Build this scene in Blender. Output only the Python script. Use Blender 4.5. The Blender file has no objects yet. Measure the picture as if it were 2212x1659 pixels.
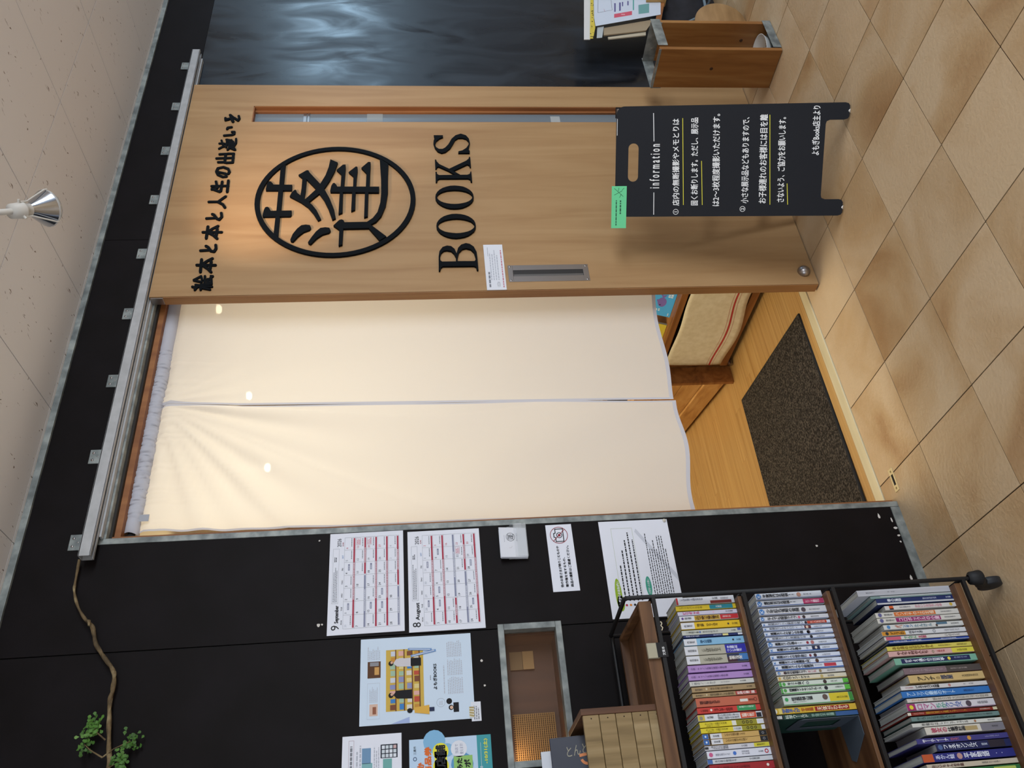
import bpy, bmesh, math, random
from mathutils import Vector, Matrix
random.seed(7)
SC = bpy.context.scene
COL = SC.collection
R = math.radians

# ---------------------------------------------------------------- camera (a phone held on its side: the picture's left is the room's up)
cd = bpy.data.cameras.new('camera'); cam = bpy.data.objects.new('camera', cd); COL.objects.link(cam)
right = Vector((-0.08375903, -0.06599624, -0.99429821)); upv = Vector((0.81783398, -0.57463192, -0.03075278)); back = right.cross(upv)
m = Matrix.Identity(4)
for i, v in enumerate((right, upv, back)):
    for j in range(3): m[j][i] = v[j]
m.translation = Vector((-2.0699, -2.2543, 1.4447))
cam.matrix_world = m
cd.sensor_fit = 'HORIZONTAL'; cd.sensor_width = 36.0; cd.lens = 1806.44 * 36.0 / 2212.0
cd.clip_start = 0.02; cd.clip_end = 60
SC.camera = cam

# ---------------------------------------------------------------- light
def srgb(h):
    h = h.lstrip('#'); o = []
    for i in (0, 2, 4):
        c = int(h[i:i + 2], 16) / 255.0
        o.append(c / 12.92 if c <= 0.04045 else ((c + 0.055) / 1.055) ** 2.4)
    return (*o, 1.0)

SC.view_settings.view_transform = 'Standard'; SC.view_settings.look = 'None'
SC.view_settings.gamma = 1.0; SC.view_settings.use_curve_mapping = False
SC.view_settings.exposure = 0.14
w = bpy.data.worlds.new('world'); SC.world = w; w.use_nodes = True
w.node_tree.nodes['Background'].inputs[0].default_value = (0.80, 0.88, 1.0, 1); w.node_tree.nodes['Background'].inputs[1].default_value = 0.30

def look(o, loc, target):
    o.location = loc; o.rotation_euler = (Vector(target) - Vector(loc)).to_track_quat('-Z', 'Y').to_euler()
def area(name, loc, target, sx, sy, power, color):
    l = bpy.data.lights.new(name, 'AREA'); l.shape = 'RECTANGLE'; l.size = sx; l.size_y = sy; l.energy = power; l.color = color
    o = bpy.data.objects.new(name, l); COL.objects.link(o); look(o, loc, target); return o
def spot(name, loc, target, power, color, ang, blend=0.6, rad=0.04):
    l = bpy.data.lights.new(name, 'SPOT'); l.energy = power; l.color = color; l.spot_size = R(ang); l.spot_blend = blend; l.shadow_soft_size = rad
    o = bpy.data.objects.new(name, l); COL.objects.link(o); look(o, loc, target); return o
WARM = (1.0, 0.90, 0.67); WARM2 = (1.0, 0.74, 0.50); DAY = (0.50, 0.76, 1.0)
area('window_daylight_side', (5.0, -2.25, 2.15), (1.2, -0.3, 1.7), 1.5, 0.75, 25, DAY)
area('window_daylight_behind', (1.0, -5.2, 1.95), (-0.3, 0, 1.1), 3.4, 1.2, 130, (0.85, 0.925, 1.0))
area('added_fill_left', (-4.2, -3.6, 1.7), (-0.6, -0.2, 0.9), 2.0, 1.6, 42, (0.85, 0.925, 1.0))  # added cool fill from the left for signboard, papers and cart
spot('door_spotlight', (-0.328, -0.639, 2.398), (0.53, 0.0, 1.87), 42, (1.0, 0.74, 0.54), 46, 1.0, 0.03)
area('shop_ceiling_light', (-0.4, 1.5, 2.40), (-0.4, 1.5, 0), 1.8, 1.6, 37, WARM)
area('shop_entrance_light', (-0.95, 0.85, 2.40), (-0.75, 0.1, 1.7), 0.6, 0.5, 9, (1.0, 0.85, 0.52))
# traced lettering and outlines, in metres on the planes they lie in
LOGO=[[(0.515, 1.976), (0.538, 1.958), (0.423, 1.957), (0.389, 1.958), (0.281, 1.957), (0.25, 1.959), (0.147, 1.958), (0.164, 1.975), (0.25, 1.975), (0.282, 1.974), (0.39, 1.975), (0.423, 1.974)], [(0.397, 2.022), (0.425, 2.02), (0.44, 2.015), (0.44, 2.007), (0.431, 2.0), (0.422, 1.995), (0.42, 1.926), (0.395, 1.925), (0.39, 1.926), (0.391, 2.021)], [(0.254, 2.022), (0.282, 2.02), (0.299, 2.016), (0.302, 2.008), (0.295, 2.001), (0.28, 1.994), (0.281, 1.919), (0.258, 1.918), (0.251, 1.922), (0.25, 2.019)], [(0.357, 1.931), (0.378, 1.925), (0.392, 1.915), (0.392, 1.91), (0.376, 1.905), (0.362, 1.892), (0.338, 1.871), (0.309, 1.845), (0.28, 1.828), (0.234, 1.81), (0.227, 1.821), (0.266, 1.84), (0.297, 1.86), (0.325, 1.888)], [(0.457, 1.89), (0.448, 1.874), (0.384, 1.874), (0.342, 1.877), (0.356, 1.892), (0.4, 1.89)], [(0.475, 1.906), (0.501, 1.877), (0.501, 1.87), (0.487, 1.864), (0.423, 1.821), (0.395, 1.805), (0.343, 1.783), (0.281, 1.764), (0.238, 1.757), (0.23, 1.769), (0.289, 1.786), (0.336, 1.804), (0.369, 1.822), (0.395, 1.835), (0.449, 1.873), (0.457, 1.89)], [(0.564, 1.789), (0.545, 1.76), (0.493, 1.771), (0.443, 1.787), (0.397, 1.806), (0.371, 1.822), (0.324, 1.86), (0.34, 1.873), (0.395, 1.835), (0.423, 1.822), (0.472, 1.804), (0.518, 1.794)], [(0.13, 1.914), (0.159, 1.907), (0.186, 1.893), (0.203, 1.879), (0.206, 1.863), (0.203, 1.849), (0.191, 1.844), (0.18, 1.848), (0.169, 1.869), (0.148, 1.888), (0.121, 1.904), (0.124, 1.912)], [(0.116, 1.851), (0.143, 1.839), (0.17, 1.825), (0.188, 1.81), (0.191, 1.792), (0.188, 1.778), (0.175, 1.773), (0.164, 1.778), (0.155, 1.801), (0.137, 1.821), (0.107, 1.841), (0.111, 1.848)], [(0.502, 1.763), (0.532, 1.74), (0.533, 1.73), (0.513, 1.729), (0.476, 1.73), (0.406, 1.732), (0.374, 1.735), (0.267, 1.734), (0.259, 1.748), (0.374, 1.747), (0.407, 1.745), (0.476, 1.744)], [(0.489, 1.717), (0.521, 1.69), (0.519, 1.684), (0.496, 1.683), (0.463, 1.685), (0.406, 1.687), (0.374, 1.688), (0.282, 1.688), (0.274, 1.702), (0.374, 1.701), (0.41, 1.698), (0.465, 1.698)], [(0.513, 1.669), (0.547, 1.643), (0.546, 1.634), (0.517, 1.634), (0.483, 1.635), (0.405, 1.636), (0.373, 1.64), (0.246, 1.641), (0.24, 1.654), (0.373, 1.653), (0.406, 1.65), (0.483, 1.649)], [(0.383, 1.783), (0.411, 1.78), (0.425, 1.775), (0.428, 1.769), (0.419, 1.762), (0.407, 1.757), (0.405, 1.6), (0.374, 1.601), (0.378, 1.782)], [(0.566, 1.599), (0.535, 1.565), (0.446, 1.567), (0.373, 1.567), (0.301, 1.575), (0.247, 1.591), (0.217, 1.61), (0.201, 1.631), (0.216, 1.643), (0.236, 1.622), (0.267, 1.605), (0.317, 1.595), (0.373, 1.592), (0.446, 1.593)], [(0.199, 1.764), (0.227, 1.744), (0.23, 1.736), (0.227, 1.729), (0.215, 1.724), (0.216, 1.641), (0.201, 1.63), (0.184, 1.636), (0.183, 1.728), (0.103, 1.729), (0.097, 1.742), (0.178, 1.742)], [(0.214, 1.641), (0.199, 1.627), (0.14, 1.572), (0.12, 1.596), (0.182, 1.635)]]
RING={'L': [(0.331, 2.056), (0.331, 2.035)], 'R': [(0.347, 1.469), (0.348, 1.486)], 'T': [(0.64, 1.752), (0.617, 1.751)], 'B': [(0.045, 1.758), (0.064, 1.759)]}
LETTERS=[[[(0.71, 1.383), (0.71, 1.346), (0.699, 1.346), (0.69, 1.361), (0.674, 1.374), (0.655, 1.38), (0.637, 1.376), (0.626, 1.365), (0.626, 1.35), (0.635, 1.339), (0.654, 1.326), (0.688, 1.312), (0.71, 1.295), (0.72, 1.273), (0.71, 1.253), (0.69, 1.242), (0.663, 1.239), (0.621, 1.247), (0.613, 1.242), (0.601, 1.244), (0.601, 1.289), (0.611, 1.288), (0.617, 1.271), (0.632, 1.255), (0.652, 1.245), (0.671, 1.244), (0.687, 1.253), (0.694, 1.268), (0.693, 1.285), (0.681, 1.298), (0.657, 1.308), (0.63, 1.32), (0.608, 1.339), (0.602, 1.355), (0.611, 1.37), (0.633, 1.381), (0.66, 1.386), (0.679, 1.384), (0.693, 1.379), (0.699, 1.382)]], [[(0.49, 1.383), (0.49, 1.378), (0.478, 1.377), (0.471, 1.37), (0.472, 1.259), (0.477, 1.25), (0.491, 1.246), (0.491, 1.243), (0.432, 1.243), (0.432, 1.248), (0.446, 1.25), (0.451, 1.258), (0.451, 1.369), (0.445, 1.376), (0.432, 1.379), (0.432, 1.384)]], [[(0.562, 1.383), (0.561, 1.378), (0.55, 1.376), (0.534, 1.366), (0.507, 1.329), (0.494, 1.313), (0.473, 1.288), (0.473, 1.308), (0.496, 1.333), (0.521, 1.37), (0.517, 1.376), (0.508, 1.379), (0.508, 1.383)]], [[(0.507, 1.329), (0.554, 1.26), (0.565, 1.25), (0.577, 1.247), (0.577, 1.243), (0.517, 1.243), (0.517, 1.247), (0.528, 1.249), (0.533, 1.257), (0.496, 1.312), (0.499, 1.32)]], [[(0.345, 1.242), (0.331, 1.244), (0.318, 1.25), (0.306, 1.26), (0.297, 1.272), (0.289, 1.286), (0.285, 1.302), (0.284, 1.318), (0.285, 1.334), (0.29, 1.349), (0.298, 1.362), (0.308, 1.373), (0.32, 1.382), (0.333, 1.387), (0.347, 1.388), (0.361, 1.386), (0.375, 1.38), (0.387, 1.371), (0.397, 1.359), (0.404, 1.344), (0.409, 1.329), (0.41, 1.312), (0.408, 1.296), (0.404, 1.28), (0.396, 1.267), (0.385, 1.255), (0.373, 1.247), (0.36, 1.243)], [(0.346, 1.247), (0.338, 1.249), (0.329, 1.255), (0.322, 1.263), (0.316, 1.274), (0.312, 1.287), (0.309, 1.301), (0.308, 1.316), (0.309, 1.331), (0.312, 1.345), (0.317, 1.358), (0.323, 1.368), (0.331, 1.376), (0.339, 1.38), (0.348, 1.382), (0.356, 1.38), (0.365, 1.374), (0.372, 1.366), (0.378, 1.355), (0.383, 1.342), (0.385, 1.328), (0.386, 1.313), (0.385, 1.298), (0.382, 1.284), (0.377, 1.271), (0.371, 1.261), (0.363, 1.253), (0.355, 1.248)]], [[(0.19, 1.243), (0.177, 1.245), (0.163, 1.251), (0.152, 1.261), (0.142, 1.273), (0.135, 1.287), (0.131, 1.303), (0.129, 1.319), (0.131, 1.335), (0.136, 1.35), (0.144, 1.364), (0.154, 1.375), (0.166, 1.383), (0.179, 1.388), (0.193, 1.389), (0.207, 1.387), (0.22, 1.381), (0.232, 1.372), (0.242, 1.36), (0.249, 1.346), (0.254, 1.33), (0.255, 1.313), (0.253, 1.297), (0.248, 1.281), (0.241, 1.268), (0.23, 1.256), (0.218, 1.248), (0.205, 1.244)], [(0.19, 1.248), (0.182, 1.25), (0.174, 1.256), (0.167, 1.264), (0.161, 1.275), (0.157, 1.288), (0.154, 1.302), (0.153, 1.317), (0.155, 1.332), (0.158, 1.346), (0.162, 1.359), (0.169, 1.369), (0.176, 1.377), (0.184, 1.381), (0.192, 1.383), (0.201, 1.381), (0.209, 1.376), (0.216, 1.367), (0.222, 1.356), (0.226, 1.343), (0.229, 1.329), (0.23, 1.314), (0.229, 1.299), (0.226, 1.285), (0.221, 1.272), (0.215, 1.261), (0.207, 1.254), (0.199, 1.249)]], [[(-0.031, 1.388), (-0.031, 1.383), (-0.016, 1.379), (-0.01, 1.372), (-0.011, 1.262), (-0.016, 1.254), (-0.031, 1.252), (-0.031, 1.247), (0.024, 1.247), (0.057, 1.248), (0.084, 1.257), (0.098, 1.271), (0.102, 1.285), (0.095, 1.302), (0.079, 1.314), (0.052, 1.321), (0.074, 1.327), (0.088, 1.339), (0.091, 1.354), (0.084, 1.37), (0.064, 1.382), (0.038, 1.386)], [(0.038, 1.381), (0.055, 1.376), (0.066, 1.366), (0.068, 1.355), (0.064, 1.34), (0.05, 1.33), (0.032, 1.324), (0.012, 1.325), (0.012, 1.374), (0.018, 1.38)], [(0.013, 1.319), (0.032, 1.318), (0.056, 1.312), (0.073, 1.299), (0.077, 1.285), (0.071, 1.269), (0.055, 1.258), (0.033, 1.254), (0.02, 1.253), (0.012, 1.258)]]]
BRUSH=[[[(-0.051, 2.227), (-0.034, 2.205), (-0.053, 2.199)], [(-0.053, 2.226), (-0.061, 2.2)], [(-0.034, 2.192), (-0.069, 2.189)], [(-0.053, 2.18), (-0.07, 2.173)], [(-0.035, 2.166), (-0.053, 2.179)], [(-0.034, 2.172), (-0.07, 2.166)], [(-0.048, 2.181), (-0.069, 2.179)], [(-0.082, 2.228), (-0.086, 2.214), (-0.096, 2.218)], [(-0.074, 2.218), (-0.077, 2.202), (-0.085, 2.212)], [(-0.082, 2.215), (-0.083, 2.163)], [(-0.096, 2.199), (-0.072, 2.2)], [(-0.088, 2.196), (-0.096, 2.168)], [(-0.074, 2.196), (-0.072, 2.167)]], [[(0.019, 2.226), (0.017, 2.163)], [(0.045, 2.213), (-0.014, 2.21)], [(0.021, 2.209), (0.038, 2.192), (0.049, 2.177)], [(0.016, 2.205), (0.0, 2.186), (-0.015, 2.174)], [(0.035, 2.179), (0.001, 2.179)]], [[(0.088, 2.222), (0.09, 2.19)], [(0.11, 2.206), (0.104, 2.198), (0.085, 2.186), (0.082, 2.175), (0.097, 2.17), (0.114, 2.173)]], [[(0.179, 2.225), (0.178, 2.16)], [(0.207, 2.211), (0.148, 2.21)], [(0.18, 2.209), (0.196, 2.193), (0.209, 2.176)], [(0.175, 2.204), (0.163, 2.187), (0.146, 2.172)], [(0.196, 2.177), (0.16, 2.177)]], [[(0.249, 2.221), (0.251, 2.189)], [(0.271, 2.203), (0.267, 2.197), (0.247, 2.184), (0.242, 2.175), (0.256, 2.168), (0.276, 2.172)]], [[(0.336, 2.223), (0.336, 2.19), (0.364, 2.166)], [(0.335, 2.19), (0.321, 2.171), (0.305, 2.162)]], [[(0.421, 2.223), (0.422, 2.163)], [(0.446, 2.21), (0.412, 2.201), (0.403, 2.22)], [(0.406, 2.22), (0.39, 2.19)], [(0.445, 2.187), (0.393, 2.187)], [(0.451, 2.165), (0.389, 2.163)]], [[(0.501, 2.213), (0.49, 2.179), (0.474, 2.175), (0.472, 2.188), (0.484, 2.207), (0.501, 2.215), (0.521, 2.211), (0.527, 2.192), (0.517, 2.173), (0.5, 2.166), (0.49, 2.169)]], [[(0.578, 2.223), (0.581, 2.16)], [(0.602, 2.214), (0.604, 2.191)], [(0.602, 2.191), (0.554, 2.19)], [(0.556, 2.214), (0.556, 2.188)], [(0.605, 2.184), (0.605, 2.161)], [(0.552, 2.184), (0.554, 2.16)], [(0.605, 2.162), (0.554, 2.16)]], [[(0.635, 2.22), (0.647, 2.207)], [(0.666, 2.222), (0.666, 2.205), (0.661, 2.198)], [(0.684, 2.216), (0.661, 2.209), (0.647, 2.203)], [(0.689, 2.198), (0.686, 2.185), (0.678, 2.173)], [(0.661, 2.198), (0.661, 2.166)], [(0.689, 2.194), (0.643, 2.194)], [(0.686, 2.186), (0.636, 2.182)], [(0.686, 2.178), (0.64, 2.173)], [(0.628, 2.187), (0.64, 2.18), (0.628, 2.161)], [(0.675, 2.17), (0.64, 2.165), (0.628, 2.158)], [(0.693, 2.161), (0.668, 2.159), (0.643, 2.167)]], [[(0.754, 2.202), (0.763, 2.2), (0.766, 2.186)], [(0.714, 2.209), (0.718, 2.179), (0.723, 2.172), (0.736, 2.172), (0.736, 2.181)]], [[(0.823, 2.216), (0.809, 2.214), (0.814, 2.202)], [(0.842, 2.2), (0.823, 2.192), (0.801, 2.183)], [(0.842, 2.199), (0.823, 2.183), (0.816, 2.191)], [(0.823, 2.181), (0.807, 2.165), (0.82, 2.161), (0.835, 2.165)], [(0.814, 2.214), (0.82, 2.194), (0.799, 2.184)]]]
VINE=[(-1.056, 2.408), (-1.119, 2.407), (-1.148, 2.403), (-1.192, 2.383), (-1.228, 2.357), (-1.25, 2.335), (-1.292, 2.321), (-1.327, 2.295), (-1.358, 2.268), (-1.381, 2.257), (-1.413, 2.255), (-1.441, 2.259), (-1.494, 2.249), (-1.554, 2.238), (-1.6, 2.231)]
FLY={'back': [(1.67, 0.648), (1.249, 0.705), (1.25, 0.677), (1.671, 0.618)], 'yel': [(1.671, 0.618), (1.246, 0.68), (1.248, 0.665), (1.334, 0.643), (1.401, 0.64), (1.672, 0.605)], 'front': [(1.672, 0.605), (1.401, 0.64), (1.334, 0.643), (1.433, 0.326), (1.682, 0.279)], 'sil': [(1.342, 0.632), (1.258, 0.647), (1.262, 0.622), (1.35, 0.601)], 'kraft': [(1.346, 0.602), (1.29, 0.61), (1.331, 0.409), (1.42, 0.356)], 'low': [(1.288, 0.59), (1.273, 0.589), (1.307, 0.413), (1.331, 0.409)], 'photo': [(1.508, 0.417), (1.434, 0.429), (1.446, 0.378), (1.522, 0.364)], 'red': [(1.431, 0.543), (1.4, 0.548), (1.426, 0.461), (1.458, 0.456)], 'ledge': [(1.68, 0.354), (1.529, 0.378), (1.532, 0.305), (1.683, 0.276)], 'ledge2': [(1.683, 0.276), (1.533, 0.305), (1.535, 0.282), (1.683, 0.253)], 'blob': [(1.672, 0.582), (1.439, 0.617), (1.464, 0.547), (1.674, 0.529)], 'b1': [(1.52, 0.529), (1.448, 0.54), (1.45, 0.533), (1.52, 0.522)], 'b2': [(1.526, 0.505), (1.456, 0.516), (1.46, 0.508), (1.527, 0.497)], 'b3': [(1.531, 0.491), (1.494, 0.496), (1.496, 0.491), (1.531, 0.485)], 'b4': [(1.54, 0.464), (1.503, 0.47), (1.504, 0.464), (1.54, 0.458)], 'teal': [(1.678, 0.415), (1.464, 0.451), (1.466, 0.445), (1.678, 0.409)]}
# ---------------------------------------------------------------- helpers
def tag(o, label=None, cat=None, group=None, kind=None):
    if label: o['label'] = label
    if cat: o['category'] = cat
    if group: o['group'] = group
    if kind: o['kind'] = kind
    return o
def node(name, loc=(0, 0, 0), parent=None, rz=0, **k):
    o = bpy.data.objects.new(name, None); COL.objects.link(o); o.location = loc; o.rotation_euler = (0, 0, rz)
    o.empty_display_size = 0.05
    if parent: o.parent = parent
    return tag(o, **k)

class MB:
    def __init__(s): s.v = []; s.f = []; s.mi = []; s.mats = []; s.sm = []
    def mid(s, mat):
        if mat not in s.mats: s.mats.append(mat)
        return s.mats.index(mat)
    def add(s, vs, fs, mat, smooth=False):
        n = len(s.v); k = s.mid(mat); s.v += [tuple(p) for p in vs]
        for f in fs: s.f.append([n + i for i in f]); s.mi.append(k); s.sm.append(smooth)
        return s
    def box(s, x0, x1, y0, y1, z0, z1, mat):
        if x0 > x1: x0, x1 = x1, x0
        if y0 > y1: y0, y1 = y1, y0
        if z0 > z1: z0, z1 = z1, z0
        return s.add([(x0, y0, z0), (x1, y0, z0), (x1, y1, z0), (x0, y1, z0), (x0, y0, z1), (x1, y0, z1), (x1, y1, z1), (x0, y1, z1)],
                     [(0, 3, 2, 1), (4, 5, 6, 7), (0, 1, 5, 4), (1, 2, 6, 5), (2, 3, 7, 6), (3, 0, 4, 7)], mat)
    def frame_box(s, O, U, V, N, a, b, c, mat):
        O, U, V, N = map(Vector, (O, U, V, N)); vs = []
        for n in c:
            for q in ((a[0], b[0]), (a[1], b[0]), (a[1], b[1]), (a[0], b[1])): vs.append(O + U * q[0] + V * q[1] + N * n)
        return s.add(vs, [(0, 3, 2, 1), (4, 5, 6, 7), (0, 1, 5, 4), (1, 2, 6, 5), (2, 3, 7, 6), (3, 0, 4, 7)], mat)
    def poly(s, pts, mat): return s.add(pts, [tuple(range(len(pts)))], mat)
    def prism(s, pts, n, mat):
        n = Vector(n); k = len(pts); a = [Vector(p) for p in pts]; b = [p + n for p in a]
        fs = [tuple(range(k - 1, -1, -1)), tuple(range(k, 2 * k))] + [(i, (i + 1) % k, k + (i + 1) % k, k + i) for i in range(k)]
        return s.add(a + b, fs, mat)
    def tube(s, path, r, mat, n=10, cap=True, smooth=True):
        P = [Vector(p) for p in path]; k = len(P); rs = r if isinstance(r, (list, tuple)) else [r] * k; vs = []; prev = None
        for i, p in enumerate(P):
            t = (P[min(i + 1, k - 1)] - P[max(i - 1, 0)]).normalized()
            if prev is None: a = t.orthogonal().normalized()
            else: a = (prev - t * prev.dot(t)); a = a.normalized() if a.length > 1e-6 else t.orthogonal().normalized()
            prev = a; b = t.cross(a)
            for j in range(n):
                q = 2 * math.pi * j / n; vs.append(p + (a * math.cos(q) + b * math.sin(q)) * rs[i])
        fs = [(i * n + j, i * n + (j + 1) % n, (i + 1) * n + (j + 1) % n, (i + 1) * n + j) for i in range(k - 1) for j in range(n)]
        s.add(vs, fs, mat, smooth)
        if cap: s.add(vs[:n], [tuple(range(n - 1, -1, -1))], mat); s.add(vs[-n:], [tuple(range(n))], mat)
        return s
    def cyl(s, p0, p1, r0, mat, r1=None, n=16): return s.tube([p0, p1], [r0, r0 if r1 is None else r1], mat, n)
    def lathe(s, c, axis, prof, mat, n=24, smooth=True):
        c = Vector(c); t = Vector(axis).normalized(); a = t.orthogonal().normalized(); b = t.cross(a); vs = []
        for h, r in prof:
            for j in range(n):
                q = 2 * math.pi * j / n; vs.append(c + t * h + (a * math.cos(q) + b * math.sin(q)) * r)
        k = len(prof)
        fs = [(i * n + j, i * n + (j + 1) % n, (i + 1) * n + (j + 1) % n, (i + 1) * n + j) for i in range(k - 1) for j in range(n)]
        return s.add(vs, fs, mat, smooth)
    def obj(s, name, parent=None, bevel=0, loc=None, **k):
        me = bpy.data.meshes.new(name); me.from_pydata(s.v, [], s.f); me.update()
        for mt in s.mats: me.materials.append(mt)
        me.polygons.foreach_set('material_index', s.mi); me.polygons.foreach_set('use_smooth', s.sm)
        bm = bmesh.new(); bm.from_mesh(me); bmesh.ops.recalc_face_normals(bm, faces=bm.faces[:]); bm.to_mesh(me); bm.free()
        o = bpy.data.objects.new(name, me); COL.objects.link(o)
        if parent: o.parent = parent
        if loc: o.location = loc
        if bevel:
            b = o.modifiers.new('bevel', 'BEVEL'); b.width = bevel; b.segments = 2; b.limit_method = 'ANGLE'; b.angle_limit = R(40)
        return tag(o, **k)
def lift(bm, f):                                    # moves every vertex by a function
    bm.v = [tuple(f(p)) for p in bm.v]; return bm

def plate(outlines, thick, mat, place):             # flat shape with holes, given in its own plane; place(x, y, z) puts it in the room
    c = bpy.data.curves.new('plate', 'CURVE'); c.dimensions = '2D'; c.fill_mode = 'BOTH'; c.extrude = thick / 2
    for pts in outlines:
        sp = c.splines.new('POLY'); sp.points.add(len(pts) - 1); sp.use_cyclic_u = True
        for p, q in zip(sp.points, pts): p.co = (q[0], q[1], 0, 1)
    o = bpy.data.objects.new('plate', c); me = bpy.data.meshes.new_from_object(o)
    b = MB(); b.add([place(*v.co) for v in me.vertices], [tuple(p.vertices) for p in me.polygons], mat)
    bpy.data.objects.remove(o); bpy.data.curves.remove(c); bpy.data.meshes.remove(me)
    return b

GL = {}
def glyphs(body, vert):
    key = (body, vert)
    if key in GL: return GL[key]
    c = bpy.data.curves.new('text', 'FONT'); c.resolution_u = 2
    if vert:
        body = '\n'.join(body.replace('ー', '｜').replace('〜', '≀')); c.align_x = 'CENTER'; c.space_line = 0.92
    c.body = body; o = bpy.data.objects.new('text', c); me = bpy.data.meshes.new_from_object(o)
    vs = [(v.co.x, v.co.y) for v in me.vertices]; fs = [tuple(p.vertices) for p in me.polygons]
    bpy.data.objects.remove(o); bpy.data.curves.remove(c); bpy.data.meshes.remove(me)
    x0 = min(v[0] for v in vs); x1 = max(v[0] for v in vs); y0 = min(v[1] for v in vs); y1 = max(v[1] for v in vs)
    GL[key] = ([((x - x0) / max(x1 - x0, 1e-6), (y - y0) / max(y1 - y0, 1e-6)) for x, y in vs], fs, (x1 - x0) / max(y1 - y0, 1e-6))
    return GL[key]

class Sheet:                                        # flat print on a plane: O is the lower left corner, U right, V up, N outwards
    def __init__(s, O, U, V, N): s.O, s.U, s.V, s.N = Vector(O), Vector(U), Vector(V), Vector(N); s.b = MB()
    def at(s, x, y, l): return s.O + s.U * x + s.V * y + s.N * (0.00028 * l)
    def poly(s, pts, mat, l=1): s.b.poly([s.at(x, y, l) for x, y in pts], mat); return s
    def rect(s, x0, y0, x1, y1, mat, l=1): return s.poly([(x0, y0), (x1, y0), (x1, y1), (x0, y1)], mat, l)
    def disc(s, x, y, rx, mat, l=1, ry=None, n=16):
        ry = rx if ry is None else ry
        return s.poly([(x + rx * math.cos(2 * math.pi * i / n), y + ry * math.sin(2 * math.pi * i / n)) for i in range(n)], mat, l)
    def ring(s, x, y, r, w_, mat, l=1, n=28, a0=0.0, a1=360.0):
        for i in range(n):
            a, b = R(a0 + (a1 - a0) * i / n), R(a0 + (a1 - a0) * (i + 1) / n)
            s.poly([(x + q * math.cos(t), y + q * math.sin(t)) for q, t in ((r, a), (r, b), (r - w_, b), (r - w_, a))], mat, l)
        return s
    def line(s, x0, y0, x1, y1, w_, mat, l=1):
        d = Vector((x1 - x0, y1 - y0)).normalized() * (w_ / 2)
        return s.poly([(x0 + d.y, y0 - d.x), (x1 + d.y, y1 - d.x), (x1 - d.y, y1 + d.x), (x0 - d.y, y0 + d.x)], mat, l)
    def frame(s, x0, y0, x1, y1, w_, mat, l=1):
        s.rect(x0, y0, x1, y0 + w_, mat, l); s.rect(x0, y1 - w_, x1, y1, mat, l); s.rect(x0, y0, x0 + w_, y1, mat, l); return s.rect(x1 - w_, y0, x1, y1, mat, l)
    def text(s, body, x0, y0, x1, y1, mat, l=2, vert=False, bold=0.0, keep=False, slope=0.0):
        vs, fs, asp = glyphs(body, vert); W_, H_ = x1 - x0, y1 - y0
        if keep:                                    # keep the letters' proportions inside the box
            if asp * H_ < W_: d = (W_ - asp * H_) / 2; x0 += d; W_ -= 2 * d
            else: d = (H_ - W_ / asp) / 2; y0 += d; H_ -= 2 * d
        offs = [(0, 0)] if not bold else [(0, 0), (bold, 0), (-bold, 0), (0, bold), (0, -bold)]
        for i, (ox, oy) in enumerate(offs):
            s.b.add([s.at(x0 + x * W_ + ox, y0 + y * H_ + oy + slope * x * W_, l + 0.06 * i) for x, y in vs], fs, mat)
        return s
    def fine(s, x0, y0, x1, y1, n, mat, l=1, fill=0.5, ragged=0.35):   # rows of print too small to read
        st = (y1 - y0) / n
        for i in range(n):
            y = y1 - st * (i + 1); x = x0; xe = x1 - random.random() * ragged * (x1 - x0)
            while x < xe:
                d = min(st * random.uniform(0.5, 1.6), xe - x); s.rect(x, y + st * (0.5 - fill / 2), x + d, y + st * (0.5 + fill / 2), mat, l); x += d + st * 0.28
        return s
    def obj(s, name, parent, **k): return s.b.obj(name, parent, **k)

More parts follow.
